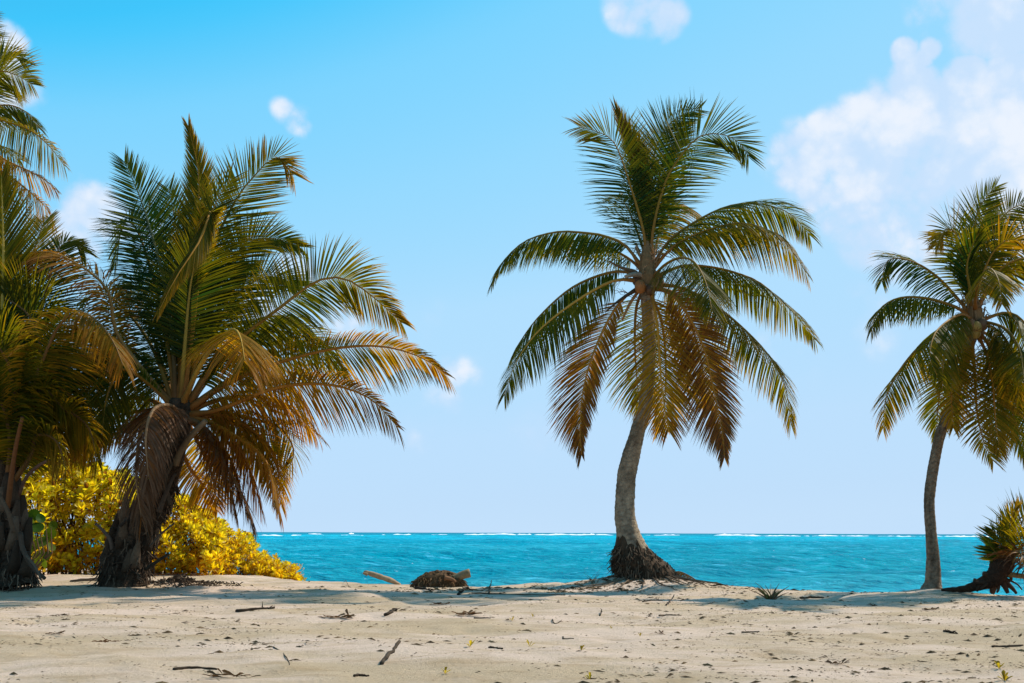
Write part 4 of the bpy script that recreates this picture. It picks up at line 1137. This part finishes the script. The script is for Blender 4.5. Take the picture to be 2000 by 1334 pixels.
# ------------------------------------------------------------------ beach things
def stick(px, r0, r1, col, label, cat='stick', name='stick', lifts=None, group=None, mat=None, twigs=0, sd=0):
    pts = []
    rg_ = random.Random(sd + int(px[0][0] * 7)); r0 *= .62; r1 *= .55; col = tuple(c_ * .7 for c_ in col)
    g = [G(x, y) for x, y in px]
    for i, p in enumerate(g):
        pts.append(p + Vector((0, 0, (lifts[i] if lifts else 0) + r0 * .35)))
    cur, ln = spline(pts, 12)
    cur = [p + Vector((rg_.gauss(0, r0 * .5), rg_.gauss(0, r0 * .9), abs(rg_.gauss(0, r0 * .35)))) for p in cur]
    mb = MB(); mb.tube(cur, [lerp(r0, r1, i / 11) * rg_.uniform(.85, 1.2) for i in range(12)], col, 7)
    for k in range(twigs):
        q_ = cur[rg_.randint(2, 10)]
        d = Vector((rg_.gauss(0, 1), rg_.gauss(0, 1), abs(rg_.gauss(.3, .5)))).normalized() * rg_.uniform(2.5, 6) * r0
        mb.tube([q_, q_ + d * .6, q_ + d], [r1 * .7, r1 * .5, r1 * .2], col, 4)
    o = mb.build(name, mat or M_WOOD, smooth=True)
    return tag(o, label, cat, group)

DK = (.055, .036, .022); MID = (.13, .088, .05); PALE = (.42, .33, .23)
STK = 'sticks lying on the sand'
for px, r0, r1, col, lab, lf, tw in (
    ([(744, 1299), (762, 1291), (779, 1284)], .022, .02, (.085, .06, .04), 'short thick dark stick propped at a slant in the foreground sand', [0, .04, .09], 0),
    ([(534, 1264), (556, 1281), (567, 1304)], .007, .006, (.12, .09, .06), 'thin curved bare twig lying end on in the left foreground', None, 0),
    ([(340, 1311), (371, 1308), (425, 1311)], .016, .01, DK, 'long dark stick half sunk at the bottom edge left of centre', None, 1),
    ([(464, 1196), (495, 1193), (534, 1190)], .032, .02, DK, 'gnarled dark branch with knobbly end on the open sand', None, 3),
    ([(604, 1137), (614, 1130)], .02, .015, DK, 'small dark peg sticking up where the bushes end', [0, .08], 0),
    ([(665, 1129), (674, 1138), (681, 1146)], .008, .006, MID, 'fine pale twig near the beach edge left of the driftwood', [.06, .03, 0], 0),
    ([(895, 1163), (911, 1158), (925, 1157)], .035, .02, DK, 'broken dark branch end lying in the palm shadow', [0, .05, .02], 2),
    ([(955, 1160), (960, 1150)], .018, .012, DK, 'short stick standing up out of the palm shadow', [0, .12], 0),
    ([(920, 1160), (1010, 1162), (1105, 1163)], .016, .01, (.07, .05, .03), 'long straight rod lying in the shadow left of the tall palm', None, 0),
    ([(752, 1203), (763, 1197), (773, 1192)], .028, .02, DK, 'stubby dark branch lying aslant below the palm shadow', None, 2),
    ([(926, 1208), (942, 1208), (958, 1208)], .012, .008, DK, 'small straight twig beside a fringed brown leaf', None, 1),
    ([(1079, 1211), (1084, 1219), (1096, 1213)], .009, .007, DK, 'hook shaped twig on the sand below the tall palm', None, 0),
    ([(1172, 1204), (1176, 1197)], .012, .008, DK, 'tiny upright twig below the tall palm roots', [0, .03], 0),
    ([(1287, 1204), (1304, 1203), (1322, 1202)], .012, .01, MID, 'brown twig lying level right below the tall palm', None, 0),
    ([(1301, 1183), (1310, 1177), (1317, 1171)], .016, .012, DK, 'slanting stick leaning up right of the tall palm roots', [0, .02, .05], 0),
    ([(1255, 1176), (1275, 1174), (1294, 1174)], .014, .01, DK, 'thin stick right under the root mound of the tall palm', None, 2),
    ([(1100, 1245), (1101, 1250), (1119, 1249)], .009, .007, DK, 'small angled twig bent like an elbow in mid foreground', None, 0),
    ([(953, 1267), (966, 1267), (980, 1269)], .014, .012, DK, 'short dark stub beside a yellow seedling in the foreground', None, 0),
    ([(690, 1323), (706, 1321), (722, 1322)], .014, .008, DK, 'dark twig at the bottom edge left of centre', None, 1),
    ([(1562, 1170), (1585, 1169), (1608, 1168)], .03, .02, (.09, .06, .035), 'flat brown branch lying near the water right of the grass tuft', None, 2),
    ([(1450, 1236), (1466, 1236), (1482, 1234)], .012, .008, DK, 'straight dark twig alone on the right middle sand', None, 1),
    ([(1842, 1236), (1856, 1236), (1870, 1239)], .018, .01, DK, 'ragged dark twig on the right sand below the slender palm', None, 3),
    ([(1937, 1264), (1966, 1264), (1996, 1262)], .014, .014, DK, 'long thin twig reaching the right edge of the foreground', None, 2),
    ([(811, 1151), (826, 1152), (846, 1155)], .035, .012, DK, 'dark husky stem tapering to a point in the shadow below the driftwood', None, 3)):
    stick(px, r0, r1, col, lab, lifts=lf, group=STK, twigs=tw)

# driftwood log
g0 = G(770, 1136); lc, _ = spline([P(782, 1142, 17.3), P(762, 1133, 17.2), P(738, 1125, 17.2), P(711, 1116, 17.3)], 16)
lg = MB(); lg.tube(lc, [interp(i / 15, ((0, .02), (.3, .046), (.75, .042), (.93, .032), (1, .012))) * (1 + .3 * noise.noise((i * .8, 2, 1))) for i in range(16)], [mixc((.44, .32, .19), (.24, .15, .08), .5 + .8 * noise.noise((i * .9, 5, 5))) for i in range(16)], 10)
LOG = thing('driftwood_log', 'bleached driftwood log poking out of the sand over the water', 'driftwood', g0)
lg.build('log', M_WOOD, LOG, smooth=True)
rod('broken_branch', LOG, [(718, 1122), (709, 1119)], 17.2, .03, .015, (.30, .19, .10))

# root ball with a log end
rr = random.Random(15)
cb = P(858, 1137, 17.0); cb.z = ground_z(cb.x, cb.y)
RB = thing('root_ball', 'brown fibrous mound of palm roots on the beach edge right of the driftwood log', 'driftwood', cb)
def lump(mb, c, rx, ry, rz, col, seed, nlat=9, nlon=18, amp=.25):
    vs = []; fs = []
    for i in range(nlat + 1):
        ph = PI * .5 * i / nlat
        for k in range(nlon):
            th = 2 * PI * k / nlon
            d = Vector((math.cos(th) * math.cos(ph), math.sin(th) * math.cos(ph), math.sin(ph)))
            q_ = 1 + amp * noise.noise(d * 2.2 + Vector((seed, 0, 0))) + amp * .5 * noise.noise(d * 6 + Vector((seed, 0, 0)))
            vs.append(c + Vector((d.x * rx * q_, d.y * ry * q_, d.z * rz * q_ - .04)))
    for i in range(nlat):
        for k in range(nlon):
            k2 = (k + 1) % nlon
            fs.append((i * nlon + k, i * nlon + k2, (i + 1) * nlon + k2, (i + 1) * nlon + k))
    mb.add(vs, fs, col)
mb = MB(); lump(mb, cb, .44, .3, .29, (.085, .048, .022), 3)
for k in range(420):
    th = rr.uniform(0, 2 * PI); ph = rr.uniform(.05, 1.5)
    d = Vector((math.cos(th) * math.cos(ph), math.sin(th) * math.cos(ph), math.sin(ph)))
    p0 = cb + Vector((d.x * .44, d.y * .3, d.z * .29 - .03)) * 1.0
    dd = (Vector((rr.gauss(0, .5), rr.gauss(0, .5), -1.2)) + d * .6).normalized() * rr.uniform(.05, .16)
    mb.tube([p0, p0 + dd * .5 + d * .02, p0 + dd], [.009, .008, .003], mixc((.04, .022, .012), (.19, .11, .05), rr.random() ** 1.4), 3)
mb.build('root_mass', M_FIBRE, RB, kind='stuff')
rod('log_end', RB, [(872, 1134), (892, 1128), (907, 1122), (918, 1119)], cb.y - .1, .06, .075, (.21, .15, .08))
rod('root', RB, [(850, 1132), (825, 1134), (803, 1136)], cb.y - .1, .05, .012, (.09, .055, .03), M_FIBRE)
rod('root', RB, [(868, 1128), (884, 1132), (890, 1137)], cb.y - .3, .04, .02, (.2, .10, .05), M_FIBRE)

# dry fronds dropped behind the tall palm
def ground_frond(label, pts, D, L, age, sd, lift):
    rg_ = random.Random(sd)
    p = P(pts[0][0], pts[0][1], D)
    root = thing('fallen_frond', label, 'palm frond', Vector((p.x, p.y, ground_z(p.x, p.y))))
    frond(root, rg_, pts, D, .3, L, droop=1.3, face=.2, age=age, lift=lift, dead=True, ragged=.5, n=90, base_r=.012, bare=.02, wscale=.5)
    return root
ground_frond('reddish brown dead frond heaped right behind the tall palm roots', [(1366, 1138), (1345, 1124), (1322, 1116), (1300, 1130)], 17.0, 20, .62, 3, -.3)
ground_frond('straw coloured dead frond lying left behind the tall palm roots', [(1222, 1132), (1205, 1127), (1185, 1127), (1160, 1137)], 17.0, 20, .70, 4, .2)

def tuft(label, cat, px, py, n, h, cols, sd, name='grass_tuft', spread=.6, part='blade', w=.012, indiv=True):
    rg_ = random.Random(sd); g = G(px, py)
    root = thing(name, label, cat, g)
    for k in range(n):
        a = rg_.uniform(0, 2 * PI); lean = rg_.uniform(.1, spread) * 1.3
        d = Vector((math.cos(a) * lean, math.sin(a) * lean, 1)).normalized(); L = h * rg_.uniform(.6, 1.15)
        p = g + Vector((rg_.gauss(0, .03), rg_.gauss(0, .03), -.01)); vs = []
        s = d.cross(Vector((math.cos(a + 1), math.sin(a + 1), 0.2))).normalized()
        for j in range(4):
            v = j / 3; q_ = p + d * L * v + Vector((math.cos(a), math.sin(a), -.6)) * (L * .25 * v * v)
            ww = w * (1 - v * .85); vs += [q_ - s * ww, q_ + s * ww]
        mb = MB(); mb.add(vs, [(0, 2, 3, 1), (2, 4, 5, 3), (4, 6, 7, 5)], rg_.choice(cols))
        mb.build(part, M_DRY, root)
    return root
tuft('spiky dry grass tuft at the edge of the sand between the two right palms', 'grass', 1504, 1140, 34, .27, [(.16, .10, .06), (.10, .13, .04), (.22, .12, .07), (.08, .06, .03)], 61, w=.013, spread=.9)
tuft('wispy dry grass stalks left of the tall palm roots', 'grass', 1158, 1139, 12, .30, [(.14, .11, .07), (.10, .08, .05)], 62, w=.005, spread=.8)
tuft('few thin grass blades on the beach edge between root mound and tall palm', 'grass', 1052, 1140, 8, .10, [(.13, .12, .05)], 63, w=.005, spread=.9)

SEED = 'yellow seedlings sprouting from the sand'
for i, (px, py, h, lab) in enumerate((
    (1000, 1214, .09, 'yellow green seedling beside a dark scrap in the middle distance'), (1041, 1206, .07, 'olive seedling farthest back below the tall palm'),
    (918, 1264, .12, 'slim yellow seedling left of a dark stub in the foreground'), (1035, 1264, .10, 'thin pale yellow seedling in the centre foreground'),
    (1135, 1271, .08, 'small yellow sprout right of the centre foreground'), (1250, 1245, .06, 'tiny yellow sprout on bare sand right of centre'),
    (869, 1318, .09, 'yellow sprout close to the bottom edge left of centre'), (1152, 1328, .08, 'yellow sprout at the bottom edge right of centre'),
    (1951, 1308, .10, 'leafy yellow seedling near the right edge of the foreground'), (1962, 1334, .10, 'broad yellow seedling cut by the bottom right edge'),
    (1194, 1228, .05, 'low spreading olive sprout below the tall palm'))):
    rg_ = random.Random(300 + i); g = G(px, min(py, 1333))
    root = thing('seedling', lab, 'seedling', g, SEED); h *= .62
    for k in range(4 if i not in (8, 9) else 8):
        a = rg_.uniform(0, 6.28); e = rg_.uniform(.5, 1.3)
        d = Vector((math.cos(a) * math.cos(e), math.sin(a) * math.cos(e), math.sin(e)))
        mb = MB(); leaf_blade(mb, g + Vector((0, 0, .0)), d, Vector((0, 0, 1)), h * rg_.uniform(.7, 1.1), h * .16, mixc((.30, .23, .02), (.16, .14, .015), rg_.random()))
        mb.build('leaf', M_BUSH, root)

def pebble(label, px, py, r, col, name='stone', cat='stone', group=None):
    g = G(px, py); mb = MB(); lump(mb, g, r, r * .8, r * .75, col, px * .1, 6, 12, .3)
    return tag(mb.build(name, M_WOOD, smooth=True), label, cat, group)
pebble('dark stone on the sand edge right of the reddish dead frond', 1379, 1131, .035, (.05, .04, .035), group='dark stones on the beach edge')
pebble('dark stone right of the spiky grass tuft', 1541, 1142, .03, (.05, .04, .035), group='dark stones on the beach edge')
pebble('flat dark stone midway between grass tuft and slender palm', 1611, 1145, .045, (.045, .035, .03), group='dark stones on the beach edge')
pebble('round dark stone at the right edge beside the uprooted palm roots', 1988, 1159, .05, (.04, .03, .028), group='dark stones on the beach edge')
pebble('bit of turquoise plastic on the sand below the slender palm', 1823, 1182, .018, (.05, .5, .45), 'plastic_scrap', 'litter')

# dark weed heap under the left palms
rr = random.Random(19)
gh = G(350, 1137)
HP = thing('weed_heap', 'dark heap of dry weed and husk right of the stout leaning trunk', 'seaweed', gh)
mb = MB()
for k in range(520):
    x = gh.x + rr.gauss(.15, .33); y = gh.y + rr.gauss(0, .28)
    z = ground_z(x, y) + max(0, .10 * math.exp(-((x - gh.x + .05) / .22) ** 2)) * rr.random()
    a = rr.uniform(0, 6.28); L = rr.uniform(.03, .09); d = Vector((math.cos(a), math.sin(a), rr.gauss(.15, .3))) * L
    mb.tube([Vector((x, y, z)), Vector((x, y, z + .01)) + d * .5, Vector((x, y, z)) + d], [.008, .01, .004], mixc((.035, .022, .014), (.1, .07, .045), rr.random()), 3)
mb.build('dry_weed', M_FIBRE, HP, kind='stuff')
mb = MB(); lump(mb, gh + Vector((-.06, .05, 0)), .16, .12, .11, (.035, .024, .016), 5); mb.build('stump', M_FIBRE, HP, smooth=True)
mb = MB(); g_ = G(180, 1134); lump(mb, g_, .36, .15, .08, (.05, .034, .022), 8)
tag(mb.build('mouldering_log', M_FIBRE, smooth=True), 'low dark rotten log between the two left palm trunks', 'log')

# curled dry leaves and scraps that can be told apart
LV = 'dry scraps lying on the sand'
for i, (px, py, L, col, lab) in enumerate((
    (197, 1256, .10, (.12, .06, .03), 'reddish curled leaf left of a twin leaf in the left foreground'), (212, 1256, .10, (.13, .06, .03), 'reddish curled leaf right of its twin in the left foreground'),
    (108, 1241, .12, DK, 'dark curled leaf scrap in the far left foreground'), (860, 1183, .16, DK, 'dark upright clump at the lower rim of the palm shadow'),
    (912, 1203, .22, (.10, .055, .025), 'fringed brown leaf scrap beside a straight twig'), (1286, 1240, .09, DK, 'dark folded leaf right of centre on open sand'),
    (1703, 1184, .10, DK, 'dark upright leaf scrap left of the slender palm foot'), (1818, 1192, .16, DK, 'dark weedy clump below the turquoise scrap'),
    (660, 1208, .22, (.12, .085, .05), 'feathery piece of frond lying below the palm shadow'), (455, 1326, .18, (.07, .05, .03), 'dark weedy clump at the bottom edge left of centre'),
    (992, 1213, .07, DK, 'dark scrap touching a yellow seedling'), (1640, 1300, .14, DK, 'dark flat clump in the right foreground'))):
    rg_ = random.Random(500 + i); g = G(px, min(py, 1333)); mb = MB()
    for k in range(5 + int(L * 60)):
        a = rg_.gauss(0, .5) + (PI if rg_.random() < .5 else 0); d = Vector((math.cos(a), math.sin(a) * .6, abs(rg_.gauss(.15, .25)))).normalized()
        p = g + Vector((rg_.gauss(0, L * .25), rg_.gauss(0, L * .15), .008))
        leaf_blade(mb, p, d, Vector((rg_.gauss(0, .5), rg_.gauss(0, .5), 1)), L * rg_.uniform(.35, .6), L * .07, mixc(col, MID, rg_.random() * .5))
    tag(mb.build('leaf_scrap', M_DRY), lab, 'dry leaf', LV)

# uncountable bits of husk, twig and leaf strewn over the sand
rr = random.Random(29)
mb = MB(); cnt = 0
while cnt < 11000:
    D = 4.6 + 12.4 * rr.random() ** .8; x = rr.uniform(-.56, .56) * D; y = D
    dn = noise.noise((x * .55, y * .8, 4.0)) * .6 + noise.noise((x * 1.7, y * 2.2, 9.0)) * .6 + (.16 if x > .1 * D else -.06)
    if rr.random() > .28 + 1.1 * dn: continue
    cnt += 1
    z = ground_z(x, y) + .002
    L = rr.uniform(.005, .016) * (1 + 2.2 * (rr.random() < .12)); a = rr.gauss(0, .6)
    d = Vector((math.cos(a), math.sin(a), rr.gauss(0, .12))); s = Vector((-d.y, d.x, 0)) * rr.uniform(.1, .35)
    h = L * rr.uniform(.1, .4)
    c = Vector((x, y, z))
    cc = mixc((.04, .025, .013), (.17, .11, .055), rr.random() ** 1.5)
    mb.add([c - d * L, c + s * L, c + d * L, c - s * L, c + Vector((0, 0, h))], [(0, 3, 4), (3, 2, 4), (2, 1, 4), (1, 0, 4)], cc)
for k in range(1500):                                   # husk and fibre gathered round the tall palm's foot and in its lee
    u = rr.random()
    x, y = (2.25 + rr.gauss(0, .75), 16.35 + rr.gauss(0, .45)) if u < .55 else (rr.uniform(-1.8, 2.0), 15.6 + rr.gauss(0, .5) - .1 * rr.random())
    L = rr.uniform(.01, .045) * (1 + 1.5 * (rr.random() < .08)); a = rr.gauss(0, .7); z = ground_z(x, y) + .003
    d = Vector((math.cos(a), math.sin(a), rr.gauss(0, .15))); s = Vector((-d.y, d.x, 0)) * rr.uniform(.06, .2); c = Vector((x, y, z))
    cc = mixc((.05, .03, .016), (.19, .12, .06), rr.random() ** 1.4)
    mb.add([c - d * L, c + s * L, c + d * L, c - s * L, c + Vector((0, 0, L * .3))], [(0, 3, 4), (3, 2, 4), (2, 1, 4), (1, 0, 4)], cc)
mb.build('beach_litter', M_LITTER, kind='stuff')
